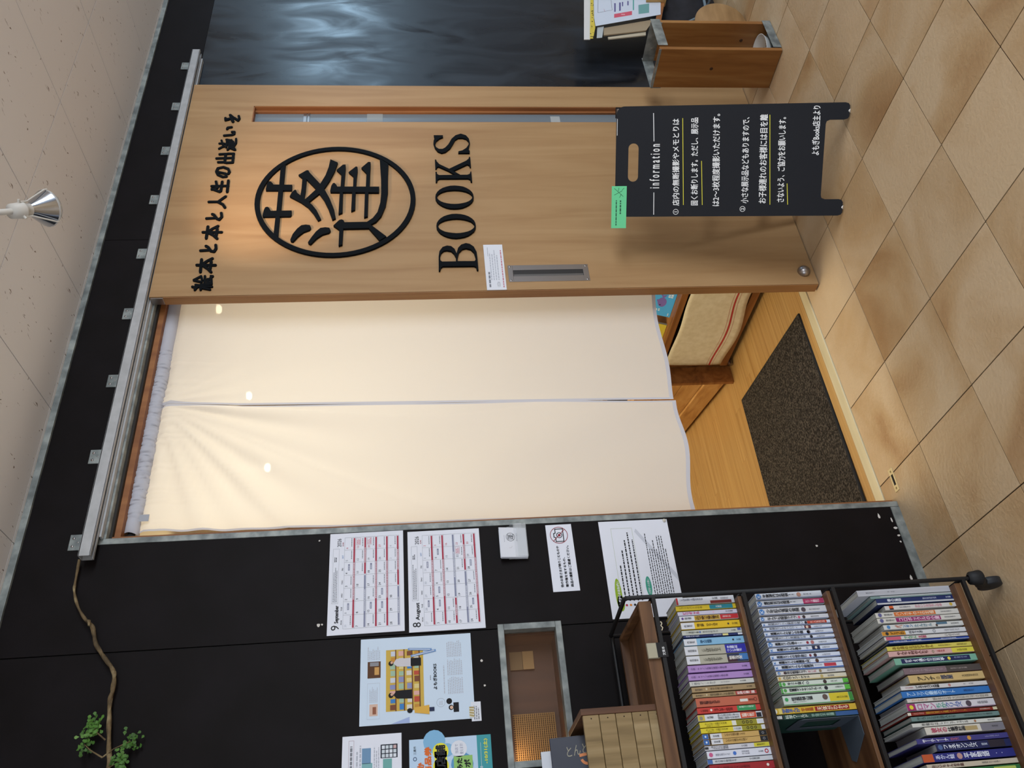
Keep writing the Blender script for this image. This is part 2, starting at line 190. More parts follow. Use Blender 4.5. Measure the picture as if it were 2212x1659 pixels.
# ---------------------------------------------------------------- materials
MATS = {}
def base(name):
    mt = bpy.data.materials.new(name); mt.use_nodes = True; nt = mt.node_tree
    return mt, nt, nt.nodes['Principled BSDF']
def P(hexc, rough=0.6, metal=0.0, spec=0.4, name=None):
    key = (hexc, rough, metal, spec)
    if key not in MATS:
        mt, nt, b = base(name or 'paint_' + hexc.strip('#')); b.inputs['Base Color'].default_value = srgb(hexc)
        b.inputs['Roughness'].default_value = rough; b.inputs['Metallic'].default_value = metal; b.inputs['Specular IOR Level'].default_value = spec
        MATS[key] = mt
    return MATS[key]
def noisy(name, stops, scale=(1, 1, 1), ns=4.0, rough=0.6, metal=0.0, spec=0.4, detail=5.0, bump=0.0, bscale=None, rnd=0.0, rv=0.0, dist=0.0, coat=0.0):
    mt, nt, b = base(name); N, L = nt.nodes, nt.links
    tc = N.new('ShaderNodeTexCoord'); mp = N.new('ShaderNodeMapping'); mp.inputs['Scale'].default_value = scale
    oi = N.new('ShaderNodeObjectInfo'); ad = N.new('ShaderNodeVectorMath'); ad.operation = 'MULTIPLY_ADD'
    ad.inputs[1].default_value = (17.3, 9.1, 5.7)
    cx = N.new('ShaderNodeCombineXYZ')
    for i in range(3): L.new(oi.outputs['Random'], cx.inputs[i])
    L.new(tc.outputs['Object'], mp.inputs['Vector']); L.new(cx.outputs[0], ad.inputs[0]); L.new(mp.outputs[0], ad.inputs[2])
    nz = N.new('ShaderNodeTexNoise'); nz.inputs['Scale'].default_value = ns; nz.inputs['Detail'].default_value = detail; nz.inputs['Distortion'].default_value = dist
    L.new(ad.outputs[0], nz.inputs['Vector'])
    cr = N.new('ShaderNodeValToRGB')
    while len(cr.color_ramp.elements) < len(stops): cr.color_ramp.elements.new(0.5)
    for e, (p, c) in zip(cr.color_ramp.elements, stops): e.position = p; e.color = srgb(c)
    L.new(nz.outputs['Fac'], cr.inputs['Fac']); col = cr.outputs['Color']
    if rnd:
        hs = N.new('ShaderNodeHueSaturation'); mr = N.new('ShaderNodeMapRange'); mr.inputs['To Min'].default_value = 1 - rnd; mr.inputs['To Max'].default_value = 1 + rnd
        L.new(oi.outputs['Random'], mr.inputs['Value']); L.new(mr.outputs[0], hs.inputs['Value']); L.new(col, hs.inputs['Color']); col = hs.outputs['Color']
    L.new(col, b.inputs['Base Color']); b.inputs['Metallic'].default_value = metal; b.inputs['Specular IOR Level'].default_value = spec; b.inputs['Coat Weight'].default_value = coat
    if rv:
        mr2 = N.new('ShaderNodeMapRange'); mr2.inputs['From Min'].default_value = 0.3; mr2.inputs['From Max'].default_value = 0.7
        mr2.inputs['To Min'].default_value = rough - rv; mr2.inputs['To Max'].default_value = rough + rv; L.new(nz.outputs['Fac'], mr2.inputs['Value']); L.new(mr2.outputs[0], b.inputs['Roughness'])
    else: b.inputs['Roughness'].default_value = rough
    if bump:
        n2 = N.new('ShaderNodeTexNoise'); n2.inputs['Scale'].default_value = bscale or ns * 6; n2.inputs['Detail'].default_value = 3
        L.new(tc.outputs['Object'], n2.inputs['Vector']); bp = N.new('ShaderNodeBump'); bp.inputs['Strength'].default_value = bump; bp.inputs['Distance'].default_value = 0.004
        L.new(n2.outputs['Fac'], bp.inputs['Height']); L.new(bp.outputs[0], b.inputs['Normal'])
    return mt
M_TILE = noisy('floor_tile', [(0.30, '#a37c53'), (0.44, '#bb9b73'), (0.60, '#c9af8d'), (0.8, '#c7af8e')], ns=2.6, rough=0.42, rv=0.08, spec=0.45, bump=0.35, bscale=90, rnd=0.05, dist=0.6)
M_GROUT = P('#2c211b', 0.95, 0, 0.05)
M_WALL = noisy('dark_wall_paint', [(0.3, '#100c0c'), (0.7, '#151113')], ns=8, rough=0.55, spec=0.10, bump=0.05, bscale=40)
M_WALLB = noisy('glossy_dark_wall_paint', [(0.30, '#0f1218'), (0.55, '#151a22'), (0.72, '#1c232d')], scale=(1.6, 1, 0.55), ns=5, rough=0.34, rv=0.15, spec=0.55, detail=8, dist=1.2)
M_METAL = noisy('galvanised_metal', [(0.3, '#5f6465'), (0.5, '#7c8281'), (0.7, '#9a9f9c')], ns=26, rough=0.5, metal=0.2, detail=3)
M_ALU = noisy('matte_aluminium', [(0.35, '#a6a7a9'), (0.65, '#b2b3b5')], ns=30, rough=0.45, metal=0.3)
M_STEEL = P('#a39d9b', 0.32, 1.0, name='satin_steel')
M_DOOR = noisy('door_plywood', [(0.30, '#9c7850'), (0.5, '#a58259'), (0.70, '#ac8a61')], scale=(7, 1, 0.55), ns=2.4, rough=0.5, detail=7, dist=0.9, spec=0.35)
M_DOORE = noisy('door_edge_wood', [(0.3, '#835832'), (0.7, '#9c7044')], scale=(9, 9, 0.6), ns=3, rough=0.5, dist=0.5)
M_JAMB = noisy('reddish_wood', [(0.3, '#7c4a28'), (0.7, '#a06a3e')], scale=(9, 9, 0.6), ns=3, rough=0.55)
M_PINE = noisy('oiled_pine', [(0.3, '#76491f'), (0.5, '#8a5c2e'), (0.7, '#9b7040')], scale=(8, 8, 0.7), ns=3, rough=0.45, dist=0.7)
M_WALNUT = noisy('dark_stained_wood', [(0.3, '#4a2f1c'), (0.5, '#65452b'), (0.7, '#7a5637')], scale=(0.8, 9, 9), ns=3, rough=0.5, dist=0.8)
M_CRATE = noisy('grooved_cedar', [(0.3, '#6f5b3a'), (0.5, '#8b7550'), (0.7, '#9c8763')], scale=(12, 12, 0.7), ns=3, rough=0.6, dist=0.6)
M_CRATED = noisy('dark_end_wood', [(0.3, '#4a2f1e'), (0.7, '#70492f')], scale=(9, 9, 0.8), ns=3, rough=0.5)
M_OAK = noisy('shop_floor_oak', [(0.3, '#a57a42'), (0.5, '#b98f54'), (0.7, '#c39b60')], scale=(0.5, 34, 7), ns=3, rough=0.4, rnd=0.025, dist=0.5)
M_CEIL = None
def ceil_mat():
    mt, nt, b = base('flecked_ceiling_board'); N, L = nt.nodes, nt.links
    tc = N.new('ShaderNodeTexCoord'); mp = N.new('ShaderNodeMapping'); mp.inputs['Scale'].default_value = (62, 27, 1); mp.inputs['Rotation'].default_value = (0, 0, 0.12); L.new(tc.outputs['Object'], mp.inputs[0])
    n1 = N.new('ShaderNodeTexNoise'); n1.inputs['Scale'].default_value = 1.0; n1.inputs['Detail'].default_value = 2.5; n1.inputs['Distortion'].default_value = 1.1; L.new(mp.outputs[0], n1.inputs[0])
    cr = N.new('ShaderNodeValToRGB'); cr.color_ramp.elements[0].position = 0.685; cr.color_ramp.elements[0].color = srgb('#e2dfdf'); cr.color_ramp.elements[1].position = 0.715; cr.color_ramp.elements[1].color = srgb('#887c74')
    L.new(n1.outputs['Fac'], cr.inputs[0]); L.new(cr.outputs[0], b.inputs['Base Color']); b.inputs['Roughness'].default_value = 0.9; b.inputs['Specular IOR Level'].default_value = 0.1
    return mt
M_CEIL = ceil_mat()
M_INT = P('#d9cbb2', 0.9, name='shop_plaster'); M_INTC = P('#e6dcc8', 0.9, name='shop_ceiling_paint')
M_MAT = noisy('doormat_loops', [(0.35, '#26221f'), (0.5, '#3b3631'), (0.65, '#5b534b')], scale=(1, 1, 1), ns=150, rough=0.95, spec=0.05, detail=2, bump=1.0, bscale=160)
M_BLACK = P('#0a0d11', 0.55, 0, 0.06, name='black_letter_acrylic'); M_FRAME = P('#0d0e12', 0.5, name='black_powder_coat')
M_BOARD = P('#151820', 0.62, 0, 0.3, name='chalkboard_black'); M_CHALK = P('#f8fafc', 0.8, name='white_paint_marker'); M_YEL = P('#e8e24a', 0.8, name='yellow_paint_marker')
M_PAPER = P('#e0e3ee', 0.75, name='white_paper'); M_PAPER2 = P('#dcdfe8', 0.75, name='white_card'); M_INK = P('#1b1c22', 0.8, name='black_ink'); M_GREY = P('#80838c', 0.8); M_LGREY = P('#b4b8c4', 0.8)
M_PAGES = noisy('page_block', [(0.3, '#a9aca8'), (0.7, '#c6c8c2')], scale=(160, 1, 1), ns=3, rough=0.9)
def cloth_mat():
    mt = bpy.data.materials.new('thin_cotton'); mt.use_nodes = True; nt = mt.node_tree; N, L = nt.nodes, nt.links; N.clear()
    out = N.new('ShaderNodeOutputMaterial'); d = N.new('ShaderNodeBsdfDiffuse'); t = N.new('ShaderNodeBsdfTranslucent'); tr = N.new('ShaderNodeBsdfTransparent')
    for x in (d, t): x.inputs[0].default_value = srgb('#eeecec')
    m1 = N.new('ShaderNodeMixShader'); m1.inputs[0].default_value = 0.55; m2 = N.new('ShaderNodeMixShader'); m2.inputs[0].default_value = 0.02
    L.new(d.outputs[0], m1.inputs[1]); L.new(t.outputs[0], m1.inputs[2]); L.new(m1.outputs[0], m2.inputs[1]); L.new(tr.outputs[0], m2.inputs[2]); L.new(m2.outputs[0], out.inputs[0])
    return mt
M_CLOTH = cloth_mat()
def hem_mat():
    mt = bpy.data.materials.new('doubled_cotton'); mt.use_nodes = True; nt = mt.node_tree; N, L = nt.nodes, nt.links; N.clear()
    out = N.new('ShaderNodeOutputMaterial'); d = N.new('ShaderNodeBsdfDiffuse'); t = N.new('ShaderNodeBsdfTranslucent'); m1 = N.new('ShaderNodeMixShader'); m1.inputs[0].default_value = 0.2
    for x in (d, t): x.inputs[0].default_value = srgb('#cfd0da')
    L.new(d.outputs[0], m1.inputs[1]); L.new(t.outputs[0], m1.inputs[2]); L.new(m1.outputs[0], out.inputs[0]); return mt
M_HEM = hem_mat()
def glass_mat(name, col, alpha, rough=0.05):
    mt, nt, b = base(name); b.inputs['Base Color'].default_value = srgb(col); b.inputs['Roughness'].default_value = rough; b.inputs['Alpha'].default_value = alpha; b.inputs['Specular IOR Level'].default_value = 0.6
    return mt
def glow(name, col, s):
    mt, nt, b = base(name); b.inputs['Emission Color'].default_value = col; b.inputs['Emission Strength'].default_value = s; return mt

# ================================================================ THE SETTING
CEIL = 2.598
# floor of tiles, each tile a piece of its own
fl = node('floor', kind='structure', label='tan square tiled floor with thin dark joints', )
g = MB(); g.box(-2.45, 3.3, -3.26, 0.12, -0.05, -0.003, M_GROUT); g.obj('grout_bed', fl)
g = MB(); g.box(-5, 6.5, -6.5, -3.26, -0.05, 0, M_TILE); g.box(-5, -2.45, -3.26, 0, -0.05, 0, M_TILE); g.box(3.3, 6.5, -3.26, 0, -0.05, 0, M_TILE); g.obj('outer_paving', fl)
T = 0.302; tiles = {}
def tile_at(i, y0, y1):
    key = (round(y1 - y0, 3),)
    if key not in tiles:
        b = MB(); b.box(0.0018, T - 0.0018, 0.0018, y1 - y0 - 0.0018, -0.02, 0, M_TILE); o = b.obj('tile', fl); tiles[key] = o
    else:
        o = tiles[key].copy(); COL.objects.link(o)
    o.location = (i * T, y0, 0)
for i in range(-8, 11):
    tile_at(i, -0.214, 0.057 if -4 <= i <= -1 else -0.0005)
    for j in range(10): tile_at(i, -0.214 - (j + 1) * T, -0.214 - j * T)
# ceiling boards
ce = node('ceiling', kind='structure', label='off white flecked ceiling of square boards')
g = MB(); g.box(-5, 6.5, -6.5, 0.2, CEIL + 0.012, CEIL + 0.08, M_CEIL); g.box(-5, 6.5, -6.5, -3.6, CEIL, CEIL + 0.012, M_CEIL); g.obj('ceiling_backing', ce)
CP = 0.4475; cb = None; cb2 = None
for i in range(-8, 6):
    for j in range(-1, 8):
        d = CP if j >= 0 else 0.022
        b = cb if j >= 0 else cb2
        if b is None:
            q = MB(); q.box(0.0015, CP - 0.0015, 0.0015, d - 0.0015, 0, 0.012, M_CEIL); b = q.obj('ceiling_board', ce)
            if j >= 0: cb = b
            else: cb2 = b
        else: b = b.copy(); COL.objects.link(b)
        b.location = (1.245 - CP + CP * i, (-0.022 - CP * (j + 1)) if j >= 0 else -0.022, CEIL)
# front wall, from separate boards
wf = node('wall_front', kind='structure', label='dark brown painted board wall of the shop front')
def board(x0, x1, z0, z1, mat): MB().box(x0, x1, 0, 0.12, z0, z1, mat).obj('wall_board', wf, bevel=0.0015)
q = MB(); q.box(-3.2, -1.668, 0, 0.12, 0, CEIL, M_WALL); q.box(-1.668, -1.3145, 0, 0.12, 0, 1.105, M_WALL); q.box(-1.668, -1.3145, 0, 0.12, 1.262, CEIL, M_WALL); q.obj('wall_board', wf)
q = MB(); q.box(-1.3105, -1.0045, 0, 0.12, 0, 2.376, M_WALL); q.box(-1.3105, 0.188, 0, 0.12, 2.376, CEIL, M_WALL); q.obj('wall_board', wf)
board(0.190, 1.9, 2.376, CEIL, M_WALL)
board(0.0505, 1.9, 0.0, 2.3755, M_WALLB); board(1.902, 3.6, 0.0, CEIL, M_WALLB)
q = MB(); q.box(-1.3145, -1.3105, 0.006, 0.02, 0, CEIL, M_FRAME); q.obj('board_joint', wf)
# chips of white plaster and screw holes in the paint
q = MB()
for x, z_, s in ((-1.025, 1.763, .003), (-1.272, 1.754, .005), (-1.271, 1.745, .003), (-1.395, 1.32, .0035), (-1.46, 1.316, .003), (-1.12, .30, .004), (-1.27, .39, .003)):
    q.poly([(x + s * math.cos(a) * random.uniform(.7, 1.2), -0.0006, z_ + s * math.sin(a) * random.uniform(.7, 1.2)) for a in [k * 0.9 for k in range(7)]], P('#cfcac4', 0.9))
for x, z_, s, e in ((-1.035, .075, .008, 1.2), (-1.05, .038, .006, 1.6), (-1.075, .036, .012, 0.5), (-1.10, .035, .010, .4), (-1.12, .036, .006, .6), (-1.235, .045, .009, 1.3), (-1.25, .038, .003, 1)):
    q.poly([(x + s * e * math.cos(a) * random.uniform(.6, 1.2), -0.0006, z_ + s * .5 * math.sin(a) * random.uniform(.6, 1.2)) for a in [k * 0.75 for k in range(8)]], P('#cfcac4', 0.9))
q.obj('paint_chips', wf)
# strips
MB().box(-3.2, 1.2, -0.010, 0.0, 2.579, CEIL, M_METAL).obj('trim_1', kind='structure', bevel=0.001)
MB().box(1.202, 3.4, -0.010, 0.0, 2.579, CEIL, M_METAL).obj('trim_2', kind='structure', bevel=0.001)
MB().box(-3.2, -1.006, -0.003, 0.0, 0, 0.028, M_METAL).obj('baseboard_front', kind='structure')
MB().box(-0.971, 0.029, 0.058, 0.104, -0.03, 0.004, noisy('pale_threshold', [(0.3, '#c9bb96'), (0.7, '#ddd0ad')], scale=(0.8, 8, 8), ns=3, rough=0.5)).obj('trim_3', kind='structure', bevel=0.002)
MB().box(-0.971, 0.029, 0.105, 0.150, -0.03, 0.004, M_OAK).obj('trim_4', kind='structure', bevel=0.001)
# opening: galvanised angle and wooden lining
d2 = node('door_2', kind='structure', label='doorway lined with galvanised angle and wood')
q = MB(); q.box(-1.0045, -0.987, -0.0025, 0.02, 0, 2.376, M_METAL); q.box(-0.987, 0.05, -0.0025, 0.02, 2.357, 2.376, M_METAL); q.box(-0.987, 0.05, 0.02, 0.035, 2.350, 2.376, P('#26221f', 0.7)); q.obj('metal_casing', d2, bevel=0.001)
q = MB(); q.box(-1.003, -0.972, 0.021, 0.12, 0, 2.375, M_JAMB); q.box(-0.972, 0.03, 0.036, 0.12, 2.333, 2.375, M_JAMB); q.box(0.03, 0.05, 0.0215, 0.12, 0, 2.375, M_JAMB); q.obj('wooden_lining', d2)
# small window in the wall
w1 = node('window_1', kind='structure', label='small low window in a galvanised frame in the dark wall')
q = MB()
for a in ((-1.668, -1.301, 1.254, 1.271), (-1.668, -1.301, 1.095, 1.112), (-1.318, -1.301, 1.112, 1.254), (-1.668, -1.652, 1.112, 1.254)): q.box(a[0], a[1], -0.006, 0.03, a[2], a[3], M_METAL)
q.obj('window_frame', w1, bevel=0.0012)
MB().box(-1.652, -1.318, 0.022, 0.025, 1.112, 1.254, glass_mat('window_glass', '#8a6a50', 0.10)).obj('window_pane', w1)
mr = noisy('niche_wood', [(0.3, '#472a1a'), (0.7, '#643f28')], scale=(9, 9, 1), ns=3, rough=0.5)
q = MB(); q.box(-1.652, -1.318, 0.115, 0.125, 1.08, 1.30, mr); q.box(-1.652, -1.318, 0.03, 0.115, 1.254, 1.262, mr); q.box(-1.652, -1.318, 0.03, 0.115, 1.104, 1.112, mr); q.box(-1.325, -1.318, 0.03, 0.115, 1.112, 1.254, mr); q.obj('niche_lining', w1)
q = MB()
for i in range(26):
    x = -1.655 + i * 0.0055; q.box(x, x + 0.0026, 0.104, 0.108, 1.125, 1.24, P('#8f6a3c', 0.7))
for i in range(20):
    z_ = 1.126 + i * 0.0056; q.box(-1.655, -1.515, 0.101, 0.105, z_, z_ + 0.0026, P('#a8804a', 0.7))
q.obj('woven_panel', w1, kind='stuff')
q = MB(); q.box(-1.395, -1.345, 0.108, 0.110, 1.20, 1.235, P('#8f7350', 0.8)); q.box(-1.395, -1.345, 0.106, 0.108, 1.168, 1.199, P('#b48e5e', 0.8)); q.obj('tan_card', w1)
nl = bpy.data.lights.new('niche_fill', 'POINT'); nl.energy = 0.22; nl.color = (1, .72, .42); nl.shadow_soft_size = .02; no = bpy.data.objects.new('niche_fill', nl); COL.objects.link(no); no.location = (-1.63, .06, 1.235)  # unseen warm fill, added to brighten the niche
# the room behind
it = (-2.6, 2.2, 0.12, 3.4)
f2 = node('floor', kind='structure', label='light oak plank floor inside the shop')
MB().box(-2.6, 2.2, 0.15, 3.4, -0.05, -0.012, M_OAK).obj('subfloor', f2)
for i in range(24):
    y = 0.151 + i * 0.075
    cuts = [-1.5] + sorted(random.uniform(-1.3, 1.1) for _ in range(2)) + [1.3]
    for x0, x1 in zip(cuts, cuts[1:]): MB().box(x0 + .0003, x1 - .0003, y + .0003, y + .0747, -0.012, 0.0, M_OAK).obj('plank', f2)
MB().box(-2.6, -1.5, 0.151, 3.4, -0.012, 0, M_OAK).obj('plank_field', f2); MB().box(1.3, 2.2, 0.151, 3.4, -0.012, 0, M_OAK).obj('plank_field', f2); MB().box(-1.5, 1.3, 1.951, 3.4, -0.012, 0, M_OAK).obj('plank_field', f2)
MB().box(-2.7, 2.3, 3.4, 3.5, -0.05, 2.6, M_INT).obj('wall_back', kind='structure'); MB().box(-2.7, -2.6, 0.12, 3.4, -0.05, 2.6, M_INT).obj('wall_left', kind='structure'); MB().box(2.2, 2.3, 0.12, 3.4, -0.05, 2.6, M_INT).obj('wall_right', kind='structure')
MB().box(-2.7, 2.3, 0.12, 3.5, 2.46, 2.59, M_INTC).obj('ceiling', kind='structure')

# ================================================================ THE SLIDING DOOR
dr = node('door_1', kind='structure', label='wide pale plywood sliding door with black lettering and a narrow glass slot')
DX0, DX1, DY0, DY1, DZ0, DZ1 = -0.125, 1.045, -0.041, -0.003, 0.004, 2.366
SX0, SX1, SZ0, SZ1 = 0.803, 0.905, 0.335, 2.112
q = MB(); q.box(DX0 + 0.004, SX0, DY0, DY1, DZ0, DZ1, M_DOOR); q.box(SX1, DX1, DY0, DY1, DZ0, DZ1, M_DOOR); q.box(SX0, SX1, DY0, DY1, SZ1, DZ1, M_DOOR); q.box(SX0, SX1, DY0, DY1, DZ0, SZ0, M_DOOR); q.obj('door_leaf', dr)
MB().box(DX0, DX0 + 0.0035, DY0 + 0.001, DY1, DZ0 + 0.002, DZ1 - 0.045, M_DOORE).obj('edge_strip', dr, bevel=0.001)
MB().box(DX0 - 0.001, DX0 + 0.0035, DY0 + 0.004, DY1 - 0.002, DZ1 - 0.045, DZ1 - 0.004, M_STEEL).obj('roller_plate', dr, bevel=0.001)
q = MB(); t_ = 0.006
q.box(SX1 - 0.0035, SX1, DY0 + 0.002, DY1, SZ0, SZ1, M_JAMB); q.box(SX0, SX0 + 0.0035, DY0 + 0.002, DY1, SZ0, SZ1, M_JAMB); q.box(SX0, SX1, DY0 + 0.002, DY1, SZ1 - 0.0035, SZ1, M_JAMB); q.box(SX0, SX1, DY0 + 0.002, DY1, SZ0, SZ0 + 0.0035, M_JAMB)
q.box(SX1 - 0.016, SX1 - 0.0035, DY0 + 0.018, DY1 - 0.004, SZ0, SZ1, M_JAMB); q.box(SX0 + 0.0035, SX0 + 0.016, DY0 + 0.018, DY1 - 0.004, SZ0, SZ1, M_JAMB); q.obj('slot_lining', dr)
mt, nt, b_ = base('frosted_slot_glass'); b_.inputs['Base Color'].default_value = srgb('#6f7a83'); b_.inputs['Roughness'].default_value = 0.28; b_.inputs['Specular IOR Level'].default_value = 0.8
MB().box(SX0 + 0.016, SX1 - 0.016, -0.014, -0.010, SZ0 + 0.003, SZ1 - 0.003, mt).obj('slot_pane', dr)
q = MB(); q.box(SX0 + 0.016, SX1 - 0.016, -0.018, -0.0141, 1.901, 1.913, M_STEEL); q.box(SX0 + 0.016, SX1 - 0.016, -0.018, -0.0141, 1.889, 1.896, M_STEEL); q.obj('slot_reflection_strip', dr)  # silvery reflections in the slot glass, built as thin strips
q = MB(); q.box(SX0 + 0.016, SX1 - 0.016, -0.0155, -0.0141, 1.590, 1.655, P('#8f989c', 0.4)); q.box(SX0 + 0.016, SX1 - 0.03, -0.0155, -0.0141, 0.845, 0.885, P('#a6abad', 0.4)); q.obj('slot_reflection_patch', dr)  # paler reflections in the glass, put in as grey coloured patches
# pull handle
q = MB(); hy = DY0 - 0.0015
for a in ((-0.084, -0.005, 1.123, 1.141), (-0.084, -0.005, 0.848, 0.868), (-0.084, -0.058, 0.868, 1.123), (-0.028, -0.005, 0.868, 1.123)): q.box(a[0], a[1], hy, DY0, a[2], a[3], M_STEEL)
q.obj('pull_plate', dr, bevel=0.0006)
q = MB(); dk = P('#3c3a3a', 0.45, 0.6)
q.box(-0.058, -0.028, DY0 - 0.0006, DY0 - 0.0002, 0.868, 1.123, dk); q.box(-0.058, -0.049, DY0 - 0.0012, DY0 - 0.0006, 0.870, 1.121, P('#6d6b6a', 0.4, 0.7)); q.obj('pull_recess', dr)
for x, z_ in ((-0.077, 1.133), (-0.012, 1.133), (-0.077, 0.857), (-0.012, 0.857)): MB().lathe((x, hy, z_), (0, -1, 0), [(0, .0045), (.0008, .004), (.0012, .0018), (.0012, 0)], M_STEEL, 10).obj('screw', dr)
MB().lathe((-0.062, DY0, 0.045), (0, -1, 0), [(0, .023), (.006, .0235), (.014, .021), (.021, .014), (.024, .006), (.0245, 0)], M_STEEL, 24).obj('bumper_knob', dr)
# black emblem and lettering, cut from acrylic and stuck on the leaf
FY = DY0
def on_door(th): return lambda x, y, z: (x, FY - th / 2 + z, y)
em = MB(); cx_, cz_, rr = 0.341, 1.760, 0.297
ring = plate([[(cx_ + rr * math.cos(2 * math.pi * i / 72), cz_ + rr * math.sin(2 * math.pi * i / 72)) for i in range(72)], [(cx_ + (rr - .0185) * math.cos(2 * math.pi * i / 72), cz_ + (rr - .0185) * math.sin(2 * math.pi * i / 72)) for i in range(72)]], 0.009, M_BLACK, on_door(0.009))
ring.obj('emblem_ring', dr)
def smooth(p, n=3):
    o = []; N_ = len(p)
    for i in range(N_):
        a, b, c, d = (Vector(p[(i + k) % N_]) for k in (-1, 0, 1, 2))
        if (c - b).length < 0.02: o.append(tuple(b)); continue
        o.append(tuple(b))
    return o
for k, pts in enumerate(LOGO): plate([pts], 0.0085 + 0.00012 * k, M_BLACK, on_door(0.0085 + 0.00012 * k)).obj('emblem_stroke', dr)
for k, ol in enumerate(LETTERS): plate(ol, 0.008 + .00015 * k, M_BLACK, on_door(0.008 + .00015 * k)).obj('letter', dr)
def capsule(b, p, q, r, y0, y1, mat):
    p, q = Vector(p), Vector(q); d = q - p
    a0 = math.atan2(d.y, d.x) if d.length > 1e-6 else 0
    pts = [(q.x + r * math.cos(a0 - math.pi / 2 + math.pi * i / 5), q.y + r * math.sin(a0 - math.pi / 2 + math.pi * i / 5)) for i in range(6)] + [(p.x + r * math.cos(a0 + math.pi / 2 + math.pi * i / 5), p.y + r * math.sin(a0 + math.pi / 2 + math.pi * i / 5)) for i in range(6)]
    b.prism([(x, y0, z_) for x, z_ in pts], (0, y1 - y0, 0), mat)
for k, ch in enumerate(BRUSH):
    b = MB(); rad = 0.0050 if k not in (0, 9) else 0.0042
    for st in ch:
        for i, (p, q) in enumerate(zip(st, st[1:])): capsule(b, p, q, rad, FY - 0.005 - 0.00007 * len(b.f) / 14, FY, M_BLACK)
    b.obj('brush_letter', dr)
# card above the handle
cdv = MB(); cdv.box(-0.122, 0.097, FY - 0.004, FY - 0.0005, 1.152, 1.222, M_PAPER2); card = cdv.obj('notice_card', bevel=0.0008, label='small white card with tiny print above the pull handle on the wooden door', cat='card')
s = Sheet((-0.122, FY - 0.004, 1.152), (1, 0, 0), (0, 0, 1), (0, -1, 0))
s.fine(0.012, 0.050, 0.09, 0.064, 1, M_GREY, fill=.45); s.line(0.16, .056, .205, .056, .0008, M_INK); s.fine(0.045, 0.020, 0.205, 0.054, 4, M_LGREY, fill=.45); s.fine(0.010, 0.004, 0.20, 0.014, 1, P('#c27a88', .8), fill=.4, ragged=.1)
for cx2, r_ in ((.018, .005), (.026, .006), (.033, .004)): s.ring(cx2, .026, r_, .0009, M_GREY, n=10)
s.obj('print', card)

# sliding rail with brackets
rl = node('sliding_door_rail', label='long aluminium sliding door rail bracketed to the dark wall above the doorway', cat='rail')
q = MB(); q.box(-1.060, 1.272, -0.056, -0.024, 2.398, 2.4005, M_ALU); q.box(-1.060, 1.272, -0.056, -0.0535, 2.369, 2.4, M_ALU); q.box(-1.060, 1.272, -0.0265, -0.024, 2.369, 2.4, M_ALU); q.box(-1.060, 1.272, -0.056, -0.046, 2.368, 2.3705, M_ALU); q.box(-1.060, 1.272, -0.034, -0.024, 2.368, 2.3705, M_ALU); q.obj('rail_channel', rl)
MB().box(-0.99, 1.255, -0.0225, -0.0045, 2.363, 2.3685, M_ALU).obj('inner_track', rl)
for i in range(9):
    x = -0.995 + 0.2785 * i if False else -0.995 + (1.230 + 0.995) * i / 8
    b = MB(); b.box(x - 0.024, x + 0.024, -0.004, -0.0002, 2.40, 2.454, M_METAL); b.box(x - 0.024, x + 0.024, -0.05, -0.0005, 2.4008, 2.4035, M_METAL)
    br = b.obj('bracket', rl, bevel=0.0015)
    for dx, dz in ((-.012, .043), (.012, .043), (0, .03)):
        MB().lathe((x + dx, -0.004, 2.40 + dz), (0, -1, 0), [(0, .0042), (.0012, .0036), (.0016, .0014), (.0016, 0)] if dz != .03 else [(0, .002), (.0003, .0016), (.0003, 0)], M_STEEL, 8).obj('screw', br)
# ================================================================ DOORWAY: CURTAIN, MAT, STRIKE PLATE
cu = node('doorway_curtain', loc=(0, 0, 0), label='white split cotton curtain hanging in the shop doorway', cat='curtain')
q = MB(); q.cyl((-0.969, 0.075, 2.318), (0.029, 0.075, 2.318), 0.011, P('#1a1a1c', .5)); q.obj('rod', cu)
MB().lathe((-0.9715, 0.075, 2.318), (1, 0, 0), [(0, .024), (.008, .026), (.02, .021), (.024, .014)], P('#141416', .5), 18).obj('rod_cap', cu)
rg = random.Random(3)
q = MB(); prof = []; x = -0.945; rows = []
while x < 0.02:
    gath = 0.2 if (-0.945 < x < -0.90 or x > -0.27) else 1.0
    rows.append((x, 0.0215 + gath * rg.uniform(-0.0018, 0.0028), gath)); x += 0.0045 + (0.006 if gath < .5 else 0)
nn = 18; vs = []
for x, r_, gt in rows:
    ph = rg.uniform(0, 6.28)
    for j in range(nn):
        a = 2 * math.pi * j / nn; rr2 = r_ * (1 + 0.05 * gt * math.sin(3 * a + ph)); vs.append((x + gt * 0.003 * math.sin(2 * a + ph), 0.075 + rr2 * math.cos(a), 2.318 + rr2 * 1.05 * math.sin(a)))
q.add(vs, [(i * nn + j, i * nn + (j + 1) % nn, (i + 1) * nn + (j + 1) % nn, (i + 1) * nn + j) for i in range(len(rows) - 1) for j in range(nn)], M_HEM, True); q.obj('rod_sleeve', cu)
